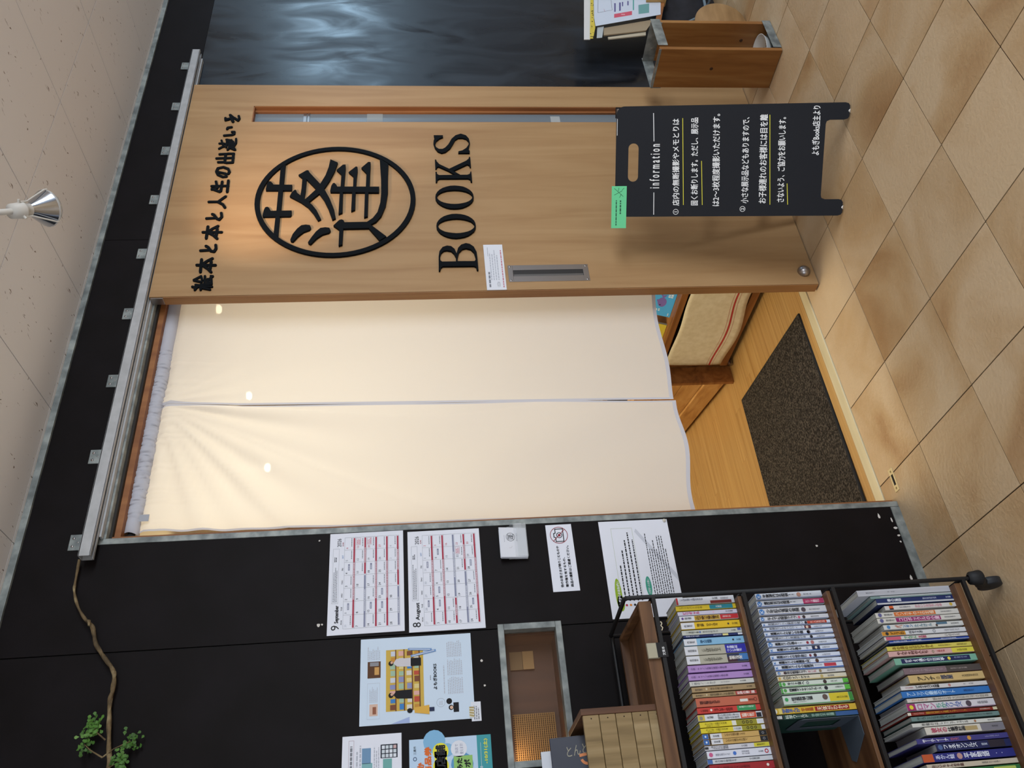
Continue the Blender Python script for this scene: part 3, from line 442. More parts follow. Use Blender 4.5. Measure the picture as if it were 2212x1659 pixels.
def panel(x0t, x1t, x0b, x1b, zt, zb0, zb1, side):
    nx, nz = 84, 110; hem = 0.007; us = [0, hem / .45] + [hem / .45 + (1 - 2 * hem / .45) * i / (nx - 3) for i in range(1, nx - 2)] + [1]; us = sorted(set(us)); nx = len(us)
    ts = [i / (nz - 1) * 0.992 for i in range(nz)] + [1.0]; nz = len(ts); b = MB(); vs = []
    for t in ts:
        for u_ in us:
            zb = zb0 + (zb1 - zb0) * u_ + 0.006 * math.sin(u_ * 9 + side * 2) * (1 if t > .9 else 0) * (t - .9) * 10
            x = (x0t + (x1t - x0t) * u_) * (1 - t) + (x0b + (x1b - x0b) * u_) * t; z_ = zt + (zb - zt) * t; d = zt - z_
            y = 0.075 - 0.020 * min(1, d / .02) * (1 - min(1, d / .25))
            y += 0.0022 * math.exp(-d / .07) * math.sin(x * 190 + 5 * math.sin(x * 23) + 3 * math.sin(x * 61)) * (1.0 if side == 0 or x < -.3 else .3)
            xp = -0.493; rx, rz = x - xp, d + 0.02; r_ = math.hypot(rx, rz); th = math.atan2(rx, rz)
            if side == 0:
                am = 0.017 * min(1, r_ / .16) * math.exp(-max(0, r_ - .35) / .9)
                y += am * (math.sin(th * 30 + 1.5 * math.sin(r_ * 3.1)) * .30 * math.exp(-max(0, r_ - .4) / .5) + (abs(math.sin(th * 9.0 + .8 * math.sin(r_ * 2.3))) ** .6 - .6) * .6) * (1 if th < 0.02 else .2)
                y += 0.014 * math.sin(u_ * 5.5 + 1.6 * t) * t + 0.004 * math.sin(x * 21 + z_ * 9) * math.exp(-((z_ - 1.05) / .5) ** 2)
            else:
                y += 0.005 * math.exp(-r_ / .25) * math.sin(th * 24) + 0.012 * math.sin(u_ * 3.6 + .6) * t + 0.002 * math.sin(x * 30 + z_ * 3) * (1 - t)
            vs.append((x, y, z_))
    fa, fb = [], []
    for i in range(nz - 1):
        for j in range(nx - 1):
            f = (i * nx + j, i * nx + j + 1, (i + 1) * nx + j + 1, (i + 1) * nx + j)
            (fb if (i == nz - 2 or j == 0 or j == nx - 2) else fa).append(f)
    n0 = len(b.v); b.add(vs, fa, M_CLOTH, True); k = b.mid(M_HEM)
    for f in fb: b.f.append(list(f)); b.mi.append(k); b.sm.append(True)
    b.obj('cloth_panel', cu)
panel(-0.940, -0.4925, -0.953, -0.5255, 2.297, 0.612, 0.590, 0)
panel(-0.4905, 0.020, -0.5235, 0.020, 2.297, 0.596, 0.582, 1)
MB().box(-0.912, -0.890, 0.050, 0.0505, 2.268, 2.296, P('#a9abb3', .8)).obj('care_tag', cu)

mt_ = MB(); import itertools
lo = [(-0.105, 0.152), (-0.038, 0.845), (-0.62, 0.868), (-0.968, 0.868), (-0.968, 0.165)]
mt_.prism([(x, y, 0.0005) for x, y in lo], (0, 0, 0.009), M_MAT); dm = mt_.obj('doormat', label='dark grey looped doormat on the oak floor just inside the doorway', cat='doormat', bevel=0.003)
q = MB()
for a, b_ in zip(lo, lo[1:] + lo[:1]): q.tube([(a[0], a[1], .005), (b_[0], b_[1], .005)], .0055, P('#1b1918', .8), 6)
q.obj('rubber_edge', dm)
q = MB(); cx, cy = -0.927, -0.029; ang = -0.03
def rot2(x, y): return (cx + x * math.cos(ang) - y * math.sin(ang), cy + x * math.sin(ang) + y * math.cos(ang))
def slab(b, x0, x1, y0, y1, z0, z1, mat): b.prism([(*rot2(x, y), z0) for x, y in ((x0, y0), (x1, y0), (x1, y1), (x0, y1))], (0, 0, z1 - z0), mat)
for a in ((-.038, -.018, -.0125, .0125), (.018, .038, -.0125, .0125), (-.018, .018, -.0125, -.006), (-.018, .018, .006, .0125)): slab(q, *a, 0.0002, 0.002, P('#d9c9a0', .35, .6))
sp = q.obj('strike_plate', label='small brass latch plate let into the floor tile before the doorway', cat='latch plate')
q = MB(); slab(q, -.018, .018, -.006, .006, 0.0001, 0.0006, P('#120e0b', .9)); q.obj('slot_hole', sp)
for x in (-.028, .028): MB().lathe((*rot2(x, 0), .002), (0, 0, 1), [(0, .004), (.0006, .003), (.0006, 0)], P('#7a6a48', .4, .7), 10).obj('screw', sp)

# ================================================================ INSIDE THE SHOP
M_SHELF = noisy('shop_shelf_wood', [(0.3, '#6a3d1a'), (0.5, '#8a5528'), (0.7, '#a06a38')], scale=(8, 0.8, 8), ns=3, rough=0.45, dist=.6)
M_LIGHTW = noisy('shop_pine', [(0.3, '#a8733a'), (0.5, '#c39152'), (0.7, '#d0a266')], scale=(9, 0.7, 9), ns=3, rough=0.45, dist=.8)
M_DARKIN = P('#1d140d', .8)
cb_ = node('display_cabinet', label='low brown shop cabinet with a ledge of books and a cloth over its open side', cat='cabinet')
q = MB(); q.box(0.19, 0.60, 0.29, 0.86, 0.052, 0.066, M_SHELF); q.obj('lower_shelf', cb_)
MB().box(0.175, 0.60, 0.28, 0.87, 0.335, 0.365, M_SHELF).obj('ledge', cb_, bevel=.002)
MB().box(0.178, 0.20, 0.28, 0.87, 0.022, 0.056, M_SHELF).obj('bottom_rail', cb_, bevel=.002)
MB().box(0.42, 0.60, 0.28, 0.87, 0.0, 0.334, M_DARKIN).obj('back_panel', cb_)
MB().box(0.19, 0.42, 0.862, 0.88, 0.0, 0.334, M_SHELF).obj('end_panel', cb_); MB().box(0.20, 0.42, 0.28, 0.295, 0.0, 0.334, M_SHELF).obj('end_panel', cb_)
MB().cyl((0.165, 0.845, 0.012), (0.19, 0.845, 0.012), 0.011, M_STEEL, n=12).obj('caster', cb_)
po = node('shop_post', label='square brown wooden post beside the cloth covered cabinet', cat='post')
MB().box(0.095, 0.188, 0.886, 0.904, 0, 1.3, M_SHELF).obj('post_timber', po, bevel=.002); MB().box(0.1895, 0.235, 0.890, 0.904, 0, 1.3, M_SHELF).obj('post_batten', po, bevel=.002)
be = node('plank_bench', label='light pine plank box behind the wooden post, seen under the curtain', cat='bench')
for k, (z0, z1) in enumerate(((0.02, 0.115), (0.117, 0.215), (0.217, 0.315), (0.317, 0.415))):
    b = MB(); off = 0 if k == 0 else 0.012; b.prism([(0.125 + off, 0.91, z0), (0.31 + off, 1.75, z0), (0.36 + off, 1.74, z0), (0.175 + off, 0.908, z0)], (0, 0, z1 - z0), M_LIGHTW); b.obj('plank', be, bevel=.0015)
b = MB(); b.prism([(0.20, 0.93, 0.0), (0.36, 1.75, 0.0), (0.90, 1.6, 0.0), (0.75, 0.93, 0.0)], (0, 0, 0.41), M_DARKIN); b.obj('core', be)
# cloth hanging over the open side of the cabinet
tw = MB(); NY, NZ = 26, 14; vs = []
for i in range(NZ + 1):
    t = i / NZ
    for j in range(NY + 1):
        s = j / NY; y = 0.30 + 0.545 * s; zt = 0.325 + 0.004 * math.sin(s * 9); zb = 0.060 + 0.012 * math.sin(s * 7 + 1) - 0.010 * s
        vs.append((0.171 - 0.004 * math.sin(s * 8 + t * 2) * t - 0.003 * t + 0.004 * (1 - t), y, zt + (zb - zt) * t))
M_LINEN = noisy('cream_linen', [(0.3, '#d8c7a0'), (0.7, '#e6d8b6')], ns=40, rough=.9); M_REDS = P('#b5382c', .9)
fs1, fs2 = [], []
for i in range(NZ):
    for j in range(NY): (fs2 if i == NZ - 3 else fs1).append((i * (NY + 1) + j, i * (NY + 1) + j + 1, (i + 1) * (NY + 1) + j + 1, (i + 1) * (NY + 1) + j))
tw.add(vs, fs1 + fs2, M_LINEN, True); two = tw.obj('kitchen_cloth', label='cream linen cloth with a thin red stripe hung over the cabinet inside the doorway', cat='cloth')
so = two.modifiers.new('thick', 'SOLIDIFY'); so.thickness = .0015
q = MB()
for (ta, tb, mt2) in ((.775, .805, M_REDS), (.735, .742, P('#c98a72', .9)), (.838, .845, P('#c98a72', .9))):
    vv = []
    for tt in (ta, tb):
        for j in range(NY + 1):
            s = j / NY; y = 0.30 + 0.545 * s; zt = 0.325 + 0.004 * math.sin(s * 9); zb = 0.060 + 0.012 * math.sin(s * 7 + 1) - 0.010 * s
            vv.append((0.171 - 0.004 * math.sin(s * 8 + tt * 2) * tt - 0.003 * tt + 0.004 * (1 - tt) - 0.0022, y, zt + (zb - zt) * tt))
    q.add(vv, [(j, j + 1, NY + 2 + j, NY + 1 + j) for j in range(NY)], mt2, True)
q.obj('woven_stripe', two)
# two picture books on the ledge
def lean_book(name, y0, y1, z0, h, x, cov, label, tilt):
    O = Vector((x, y1, z0)); U = Vector((0, -1, 0)); V = Vector((math.sin(tilt), 0, math.cos(tilt))); N = U.cross(V)
    r_ = node(name, label=label, cat='book'); b = MB(); b.frame_box(O, U, V, N, (0, y1 - y0), (0, h), (-.012, 0), cov); b.obj('cover', r_, bevel=.001)
    b = MB(); b.frame_box(O, U, V, N, (.003, y1 - y0 + .0005), (-.0004, h - .003), (-.010, -.002), M_PAGES); b.obj('pages', r_)
    return r_, Sheet(O, U, V, N)
r_, s = lean_book('picture_book', 0.36, 0.545, 0.3665, 0.24, 0.215, P('#4fb2ec', .5), 'bright blue picture book with a purple fish on its cover, on the cabinet ledge', .30)
V_ = P('#7d68b0', .6); Wt = P('#e6eef4', .7)
fx, fz = .088, .052
s.disc(fx, fz, .030, V_, 1, ry=.019); s.poly([(fx + .024, fz), (fx + .050, fz + .014), (fx + .044, fz), (fx + .050, fz - .014)], V_, 2); s.poly([(fx - .01, fz + .016), (fx + .01, fz + .026), (fx + .016, fz + .012)], V_, 2); s.disc(fx - .018, fz + .006, .003, M_INK, 3)
s.fine(.125, .012, .165, .034, 2, Wt, 1, .8); s.fine(.03, .05, .05, .085, 3, Wt, 1, .6); s.fine(.01, .008, .03, .016, 1, Wt, 1); s.obj('cover_print', r_)
r_, s = lean_book('picture_book', 0.60, 0.80, 0.3665, 0.24, 0.215, P('#d8c23e', .6), 'yellow picture book next to the blue one, mostly hidden by the curtain', .30)
s.line(.12, .04, .15, .042, .001, M_INK); s.line(.135, .03, .136, .055, .001, M_INK); s.obj('cover_print', r_)
# ceiling lamps of the shop, seen only as bright patches through the cotton
for x, y, z_, wh in ((0.084, 1.5, 2.235, 'the half beside the dark wall'), (0.526, 1.5, 2.366, 'the cloth at the slit'), (0.706, 1.0, 2.436, 'the strip next to the wooden door')):
    n_ = node('shop_lamp', label='warm shop lamp glowing through the curtain in ' + wh, cat='lamp', group='shop lamps behind the curtain')
    MB().lathe((x, y, z_), (0, 0, 1), [(0, 0), (.004, .016), (.014, .024), (.026, .018), (.03, .012)], glow('lamp_glow', (1, .86, .6, 1), 30), 16).obj('bulb', n_)
    MB().lathe((x, y, z_ + .028), (0, 0, 1), [(0, .02), (.03, .02), (max(.031, 2.459 - z_ - .028), .006)], P('#dddddd', .5), 12).obj('socket', n_)

# ================================================================ PAPERS ON THE DARK WALL
U, V, N = (1, 0, 0), (0, 0, 1), (0, -1, 0)
RED = P('#a83a4e', .8); RED2 = P('#c65f6c', .8); SLATE = P('#868aa3', .8); BLUE = P('#4a7fb8', .8)
def paper(name, x0, x1, z0, z1, label, cat, mat=M_PAPER, th=.0006, rot=0, group=None):
    b = MB(); c, s_ = math.cos(rot), math.sin(rot); Uv = Vector((c, 0, s_)); Vv = Vector((-s_, 0, c)); O = Vector((x0, -.0012, z0)); w_, h_ = x1 - x0, z1 - z0
    b.frame_box(O, Uv, Vv, N, (0, w_), (0, h_), (-.0008, th - .0008), mat); o = b.obj(name, label=label, cat=cat, group=group)
    return o, Sheet(O + Vector((0, -(th - .0008), 0)), Uv, Vv, N), w_, h_
def calendar(x0, z0, rot, month, mname, first, red, slate, boxes, badge, label):
    o, s, W_, H_ = paper('wall_calendar', x0, x0 + .297, z0, z0 + .208, label, 'calendar', rot=rot)
    s.text(month, .012, .176, .028, .198, M_INK, keep=True); s.text(mname, .033, .176, .082, .189, M_INK, bold=.0005); s.text('2026', .256, .176, .281, .187, M_INK)
    s.frame(.088, .181, .250, .198, .0005, M_GREY); s.fine(.092, .184, .20, .196, 3, M_GREY, ragged=.2); s.fine(.21, .187, .226, .195, 2, M_INK)
    gx0, gx1, gz0, gz1 = .016, .283, .012, .166
    cw, rh = (gx1 - gx0) / 7, (gz1 - gz0) / 5
    for i in range(8): s.line(gx0 + cw * i, gz0, gx0 + cw * i, gz1, .0005, M_GREY)
    for j in range(6): s.line(gx0, gz0 + rh * j, gx1, gz0 + rh * j, .0005, M_GREY)
    for i, d in enumerate(('MON', 'TUE', 'WED', 'THU', 'FRI', 'SAT', 'SUN')): s.text(d, gx0 + cw * i + .012, .1685, gx0 + cw * i + .024, .1728, M_INK if i < 5 else BLUE if i == 5 else RED, keep=True)
    for j in range(5):
        zt = gz1 - rh * j
        for i in range(7):
            d = first[j][i]; x = gx0 + cw * i
            if not d: continue
            mt2 = M_LGREY if d < 0 else (RED2 if i == 6 else M_GREY if i == 5 else M_INK); t = str(abs(d)); s.text(t, x + .0035, zt - .0095, x + .0035 + .0042 * len(t), zt - .0035, mt2, keep=True)
            if (j, i) in badge: s.rect(x + .014, zt - .0155, x + .033, zt - .0105, SLATE); s.fine(x + .016, zt - .0145, x + .031, zt - .0115, 1, M_PAPER2, 2)
            elif any(a <= j * 7 + i <= b_ for a, b_ in red): s.fine(x + .010, zt - .0215, x + .036, zt - .0178, 1, M_GREY, fill=.6, ragged=.05)
            if (j, i) in boxes: s.frame(x + .014, zt - .014, x + .036, zt - .002, .0005, RED); s.fine(x + .016, zt - .013, x + .034, zt - .003, 3, RED2)
    for lst, mt2 in ((red, RED), (slate, SLATE)):
        for a, b_ in lst:
            for j in range(5):
                i0, i1 = max(a, j * 7), min(b_, j * 7 + 6)
                if i0 > i1: continue
                zt = gz1 - rh * (j + 1) + .0015; xa, xb = gx0 + cw * (i0 % 7) + .002, gx0 + cw * (i1 % 7 + 1) - .002
                s.rect(xa, zt, xb, zt + .0048, mt2, 1); s.fine(xa + .3 * (xb - xa), zt + .001, xa + .72 * (xb - xa), zt + .004, 1, M_PAPER2, 2, fill=.7, ragged=.02)
    s.obj('print', o)
calendar(-1.302, 1.523, .006, '9', 'September', [[-31, 1, 2, 3, 4, 5, 6], [7, 8, 9, 10, 11, 12, 13], [14, 15, 16, 17, 18, 19, 20], [21, 22, 23, 24, 25, 26, 27], [28, 29, 30, -1, -2, -3, -4]],
         [(0, 6), (11, 20), (21, 27), (31, 34)], [(7, 10), (28, 30)], [(1, 6), (2, 6)], [(0, 1), (0, 4), (2, 1), (2, 4), (3, 1), (3, 2)], 'white calendar sheet headed 9 September 2026, the upper of two on the dark wall')
calendar(-1.307, 1.303, .004, '8', 'August', [[-27, -28, -29, -30, -31, 1, 2], [3, 4, 5, 6, 7, 8, 9], [10, 11, 12, 13, 14, 15, 16], [17, 18, 19, 20, 21, 22, 23], [24, 25, 26, 27, 28, 29, 30]],
         [(0, 6), (7, 13), (14, 15), (25, 27), (28, 34)], [(16, 20), (21, 24)], [(3, 5)], [(0, 1), (0, 4), (1, 1), (1, 2), (1, 5), (4, 1), (4, 4)], 'white calendar sheet headed 8 August 2026, below the September calendar')
# poster about the shop
o, s, W_, H_ = paper('shop_poster', -1.541, -1.319, 1.346, 1.640, 'pale blue printed page about the bookshop with a photo of readers, on the dark wall', 'poster', P('#c9d9ea', .7))
X = lambda x: x + 1.541; Z = lambda z_: z_ - 1.346
YEL = P('#c9a94e', .8); s.rect(X(-1.510), Z(1.475), X(-1.352), Z(1.573), YEL)
rg = random.Random(5); cols = ['#c7cbd6', '#d8a8a0', '#9db9a0', '#3f7fc0', '#b8503c', '#d9c88a', '#8a8fb8', '#d6d0c4', '#7a4a34', '#c08a3c']
for k, zz in enumerate((1.549, 1.527, 1.506, 1.487)):
    s.rect(X(-1.510), Z(zz - .003), X(-1.352), Z(zz), P('#6b4229', .8), 2)
    for i in range(9):
        x = -1.507 + i * .0172; s.rect(X(x), Z(zz), X(x + .012 + rg.uniform(-.002, .003)), Z(zz + .013 + rg.uniform(-.002, .001)), P(rg.choice(cols), .8), 3)
def person(x, zt, body, low, hair): 
    s.disc(X(x), Z(zt - .006), .0065, hair, 5); s.disc(X(x) + .002, Z(zt - .008), .0035, P('#d0a890', .8), 6); s.poly([(X(x - .011), Z(zt - .060)), (X(x + .012), Z(zt - .060)), (X(x + .011), Z(zt - .020)), (X(x), Z(zt - .012)), (X(x - .009), Z(zt - .022))], body, 5)
    if low: s.rect(X(x - .010), Z(zt - .085), X(x + .011), Z(zt - .058), low, 5)
BK = P('#15151a', .8)
person(-1.470, 1.566, BK, None, BK); person(-1.388, 1.566, P('#c9c6cc', .8), BK, BK)
s.disc(X(-1.511), Z(1.512), .006, BK, 5, ry=.007); s.poly([(X(-1.523), Z(1.462)), (X(-1.500), Z(1.462)), (X(-1.504), Z(1.500)), (X(-1.517), Z(1.500))], P('#d8a94a', .8), 5); s.rect(X(-1.516), Z(1.449), X(-1.506), Z(1.462), P('#27304e', .8), 5)
s.rect(X(-1.423), Z(1.587), X(-1.380), Z(1.621), P('#5a3b26', .8)); s.rect(X(-1.415), Z(1.591), X(-1.395), Z(1.603), P('#c99a5a', .8), 2); s.rect(X(-1.392), Z(1.592), X(-1.382), Z(1.615), P('#8a8a90', .8), 2)
s.rect(X(-1.518), Z(1.594), X(-1.489), Z(1.615), P('#d2b3a2', .8)); s.rect(X(-1.514), Z(1.598), X(-1.496), Z(1.607), P('#8f5a44', .8), 2); s.fine(X(-1.485), Z(1.594), X(-1.44), Z(1.616), 7, M_LGREY); s.fine(X(-1.376), Z(1.588), X(-1.34), Z(1.622), 8, M_LGREY)
s.frame(X(-1.526), Z(1.589), X(-1.436), Z(1.621), .0005, M_LGREY)
s.text('よもぎBOOKS', X(-1.462), Z(1.4405), X(-1.396), Z(1.450), M_INK, bold=.0004); s.fine(X(-1.437), Z(1.455), X(-1.422), Z(1.459), 1, M_GREY)
for xa, xb in ((-1.476, -1.432), (-1.428, -1.384), (-1.380, -1.337)): s.fine(X(xa), Z(1.372), X(xb), Z(1.413), 9, M_LGREY, ragged=.15)
s.fine(X(-1.474), Z(1.419), X(-1.392), Z(1.424), 1, M_LGREY); s.disc(X(-1.494), Z(1.4105), .0075, BK, 1); s.rect(X(-1.522), Z(1.386), X(-1.498), Z(1.400), BK); s.disc(X(-1.510), Z(1.406), .0065, BK); s.disc(X(-1.510), Z(1.405), .0042, P('#d8b49c', .8), 2)
s.b.f = s.b.f; s.ring(X(-1.496), Z(1.432), .011, .0005, M_GREY); s.fine(X(-1.502), Z(1.427), X(-1.490), Z(1.437), 3, M_LGREY); s.poly([(X(-1.526), Z(1.513)), (X(-1.5405), Z(1.513)), (X(-1.5405), Z(1.560))], P('#9fb0da', .8))
for (xa, za, xb, zb) in ((-1.353, 1.515, -1.357, 1.452), (-1.372, 1.508, -1.360, 1.441)): s.line(X(xa), Z(za), X(xb), Z(zb), .0058, P('#6f93c4', .8), 6); s.line(X(xa), Z(za - .004), X(xb), Z(zb + .004), .0016, M_PAPER2, 7)
s.obj('print', o)
o, s, W_, H_ = paper('paper_slip', -1.548, -1.500, 1.3295, 1.3545, 'little white slip fixed with gold striped tape to the lower corner of the bookshop poster', 'note', M_PAPER2, .0012)
s.fine(.004, .004, .042, .020, 3, M_GREY); s.rect(.010, .018, .036, .0305, P('#d8d4c4', .7), 3)
for k in range(4): s.poly([(.011 + k * .007, .0185), (.0145 + k * .007, .0185), (.0175 + k * .0062, .030), (.014 + k * .0062, .030)], P('#a8945a', .6), 4)
s.obj('print', o)
# event sheet (cut by the frame) and coupon poster
o, s, W_, H_ = paper('event_sheet', -1.770, -1.563, 1.534, 1.681, 'white landscape sheet with small blue and pink pictures, above the light blue coupon poster', 'leaflet')
s.frame(.075, .118, .196, .131, .0006, P('#9a6a78', .8)); s.fine(.082, .121, .190, .128, 1, M_GREY, fill=.8); s.fine(.07, .098, .2, .114, 2, M_LGREY)
for (xa, za, xb, zb, c) in ((.140, .076, .176, .098, '#6f93b4'), (.105, .072, .141, .098, '#7fb0b4'), (.08, .078, .106, .098, '#8fb8bc'), (.150, .010, .182, .052, '#1b2030'), (.112, .024, .148, .046, '#6fa8a4'), (.076, .028, .112, .050, '#cfa0a0')): s.rect(xa, za, xb, zb, P(c, .8))
for i in range(3):
    for j in range(4): s.rect(.1515 + i * .010, .013 + j * .0095, .1595 + i * .010, .0205 + j * .0095, P(random.choice(['#d8dde6', '#c8a8a8', '#9ab8c8', '#c8d0d8']), .8), 2)
s.fine(.11, .054, .18, .070, 3, M_LGREY); s.obj('print', o)
o, s, W_, H_ = paper('coupon_poster', -1.790, -1.582, 1.309, 1.515, 'light blue coupon poster with a yellow circle headline, cut off by the picture edge', 'poster', P('#b8d0e8', .6))
X = lambda x: x + 1.790; Z = lambda z_: z_ - 1.309; ORG = P('#d86a2a', .7); YL = P('#e6df3a', .7); TEAL = P('#3f97a0', .7); SKY = P('#7fb2d6', .7); GRN = P('#8fbe6a', .7)
s.rect(0, 0, W_, .036, TEAL); s.disc(X(-1.590), Z(1.452), .028, SKY, 1); s.disc(X(-1.612), Z(1.42), .016, SKY, 1)
s.disc(X(-1.614), Z(1.437), .020, YL, 2); s.disc(X(-1.649), Z(1.437), .020, YL, 2); s.disc(X(-1.684), Z(1.437), .020, YL, 2); s.rect(X(-1.684), Z(1.4215), X(-1.614), Z(1.4525), YL, 2)
s.text('取扱店舗', X(-1.702), Z(1.4255), X(-1.600), Z(1.449), M_INK, 3, bold=.0010); s.text('三鷹市', X(-1.618), Z(1.498), X(-1.598), Z(1.5045), M_INK, 2); s.ring(X(-1.628), Z(1.501), .0048, .0016, P('#3a4a6a', .8))
s.text('商品券', X(-1.666), Z(1.461), X(-1.602), Z(1.477), ORG, 3, bold=.0010); s.text('プレミアムみたか', X(-1.750), Z(1.479), X(-1.638), Z(1.496), ORG, 3, bold=.0010)
s.disc(X(-1.611), Z(1.391), .020, M_PAPER2, 3, ry=.0205); s.text('当店で', X(-1.622), Z(1.393), X(-1.600), Z(1.401), SLATE, 4); s.text('使えます!', X(-1.624), Z(1.380), X(-1.599), Z(1.389), SLATE, 4)
s.disc(X(-1.648), Z(1.384), .028, P('#5d96c4', .7), 1); s.rect(X(-1.668), Z(1.358), X(-1.628), Z(1.405), GRN, 3); s.text('みた', X(-1.660), Z(1.384), X(-1.634), Z(1.397), M_INK, 5, bold=.0008); s.text('ポ', X(-1.656), Z(1.364), X(-1.638), Z(1.379), M_INK, 5, bold=.0008)
s.text('-10/31(土)', X(-1.650), Z(1.318), X(-1.592), Z(1.3285), YL, 3, bold=.0004); s.text('期間', X(-1.672), Z(1.333), X(-1.656), Z(1.340), M_PAPER2, 3); s.line(X(-1.69), Z(1.336), X(-1.6), Z(1.336), .0006, M_PAPER2, 2); s.obj('print', o)
# card pocket with the shop's cards
pk = node('card_pocket', label='clear plastic pocket holding white shop cards with a round emblem, on the dark wall', cat='card holder')
gl = glass_mat('clear_plastic', '#dfe3e6', 0.25)
q = MB(); q.box(-1.112, -1.010, -.020, -.0188, 1.168, 1.205, gl); q.box(-1.112, -1.010, -.0015, -.0003, 1.168, 1.222, gl); q.box(-1.112, -1.010, -.020, -.0003, 1.1672, 1.1684, gl); q.box(-1.1125, -1.1113, -.020, -.0003, 1.168, 1.205, gl); q.box(-1.0107, -1.0095, -.020, -.0003, 1.168, 1.215, gl); q.box(-1.022, -1.006, -.016, -.015, 1.180, 1.200, gl); q.obj('pocket', pk)
for k in range(7):
    x0 = -1.114 + .0012 * (k % 3); b = MB(); Vt = Vector((0, -.14, 1)).normalized(); O = Vector((x0, -.0035 - k * .0018, 1.1690)); b.frame_box(O, (1, 0, 0), Vt, (0, -.99, -.14), (0, .0905 if k > 4 else .086), (0, .078 + .002 * (k % 2)), (0, .0007), M_PAPER2)
    c_ = b.obj('shop_card', label='white shop card printed with a round emblem, foremost in the clear wall pocket' if k == 6 else 'plain white edge of a card stacked behind the emblem card in the pocket', cat='card', group='shop cards in the clear pocket')
    if k == 6:
        s = Sheet(O + Vector((0, -.0007, 0)), (1, 0, 0), Vt, (0, -.99, -.14)); s.ring(.062, .047, .013, .0010, M_INK); s.text('蓬', .053, .038, .071, .056, M_INK, 1); s.text('BOOKS', .050, .026, .074, .0305, M_GREY, 1); s.fine(.046, .064, .078, .067, 1, M_LGREY); s.frame(.058, .015, .074, .021, .0004, M_LGREY); s.ring(.034, .05, .006, .0004, M_GREY, n=10, a0=150, a1=270); s.obj('print', c_)
# no photography notice
o, s, W_, H_ = paper('no_photo_notice', -1.2165, -1.0105, 1.029, 1.106, 'white strip notice with a crossed out camera in a red ring on the dark wall', 'notice', rot=.006)
DR = P('#8e2433', .7)
s.text('他のお客さまが映りこむものや', .012, .045, .138, .053, M_INK, bold=.0003); s.text('著作権を有するもの、', .012, .031, .102, .0385, M_INK, bold=.0003); s.text('商品の撮影はご遠慮ください。', .012, .0165, .138, .0245, M_INK, bold=.0003)
cx3, cz3 = .172, .040
for a in ((-.021, -.014, .021, -.0115), (-.021, .009, -.006, .0115), (.006, .009, .021, .0115), (-.021, -.014, -.0185, .0115), (.0185, -.014, .021, .0115), (-.007, .014, .007, .0165)): s.rect(cx3 + a[0], cz3 + a[1], cx3 + a[2], cz3 + a[3], M_INK, 1)
s.line(cx3 - .008, cz3 + .010, cx3 - .005, cz3 + .0155, .0025, M_INK, 1); s.line(cx3 + .008, cz3 + .010, cx3 + .005, cz3 + .0155, .0025, M_INK, 1)
s.ring(cx3, cz3 - .001, .009, .0022, M_INK, 1); s.disc(cx3, cz3 - .001, .0042, DR, 1); s.ring(cx3, cz3, .0265, .0018, DR, 2, n=36); s.line(cx3 - .018, cz3 + .018, cx3 + .018, cz3 - .018, .0018, DR, 2); s.obj('print', o)
# opening notice, a little curled
o, s, W_, H_ = paper('store_notice', -1.306, -1.0095, .740, .949, 'large creased white notice with green and teal headings, partly behind the book cart frame', 'notice', rot=-.004)
LG = P('#8fae2e', .8); TG = P('#3f9a84', .8); CRE = P('#c6cad6', .8)
s.frame(.062, .111, .273, .175, .0007, P('#a9b58f', .8)); s.disc(.070, .181, .048, LG, 2, ry=.0095); s.disc(.045, .178, .024, LG, 2, ry=.010); s.text('よもぎからのおねがい', .032, .176, .108, .184, M_PAPER2, 3, bold=.0003)
s.disc(.090, .0905, .030, TG, 2, ry=.0085); s.text('お客様へのお願い', .068, .087, .112, .094, M_PAPER2, 3)
for k, (xe, c) in enumerate(((.160, '#b03048'), (.205, '#d8862e'), (.240, '#20222a'), (.262, '#b03048'))): s.disc(.038, .163 - k * .0118, .0034, P(c, .8), 2); s.fine(.050, .1595 - k * .0118, xe, .1665 - k * .0118, 1, M_INK, 1, fill=.55, ragged=.03)
s.fine(.050, .1125, .24, .1190, 1, M_INK, 1, fill=.55, ragged=.1)
s.fine(.062, .018, .258, .079, 9, M_INK, 1, fill=.36, ragged=.3); s.poly([(.10, .0), (.12, .0), (.27, .10), (.26, .105)], CRE, 1); s.obj('print', o)
q = MB(); q.lathe((-1.0145, -.0022, .7475), (0, -1, 0), [(0, .005), (.002, .005), (.003, .0015), (.004, 0)], P('#d8d4c8', .5), 10); q.obj('pin', o)

# ================================================================ VINE BRANCH ON THE WALL
vn = node('wall_branch', label='twisted dry branch with small green leaves fixed along the upper dark wall', cat='branch')
path = [(x, -0.022 + 0.004 * math.sin(i * 1.3), z_) for i, (x, z_) in enumerate(VINE)] + [(-1.66, -.024, 2.236), (-1.74, -.022, 2.245)]
def resample(p, n):
    o = []
    for i in range(len(p) - 1):
        a, b, c, d = (Vector(p[max(0, min(len(p) - 1, i + k))]) for k in (-1, 0, 1, 2))
        for k in range(n):
            t = k / n; o.append(.5 * ((2 * b) + (c - a) * t + (2 * a - 5 * b + 4 * c - d) * t * t + (3 * b - a - 3 * c + d) * t ** 3))
    o.append(Vector(p[-1])); return o
M_BARK = noisy('dry_bark', [(0.3, '#3c3020'), (0.55, '#6e5c40'), (0.75, '#a0906c')], ns=30, rough=.8, bump=.6, bscale=120)
pp = resample(path, 6); b = MB(); b.tube(pp, [0.0036 + 0.0016 * min(1, max(0, (i - 20) / 14)) + .0006 * math.sin(i * .9) for i in range(len(pp))], M_BARK, 8)
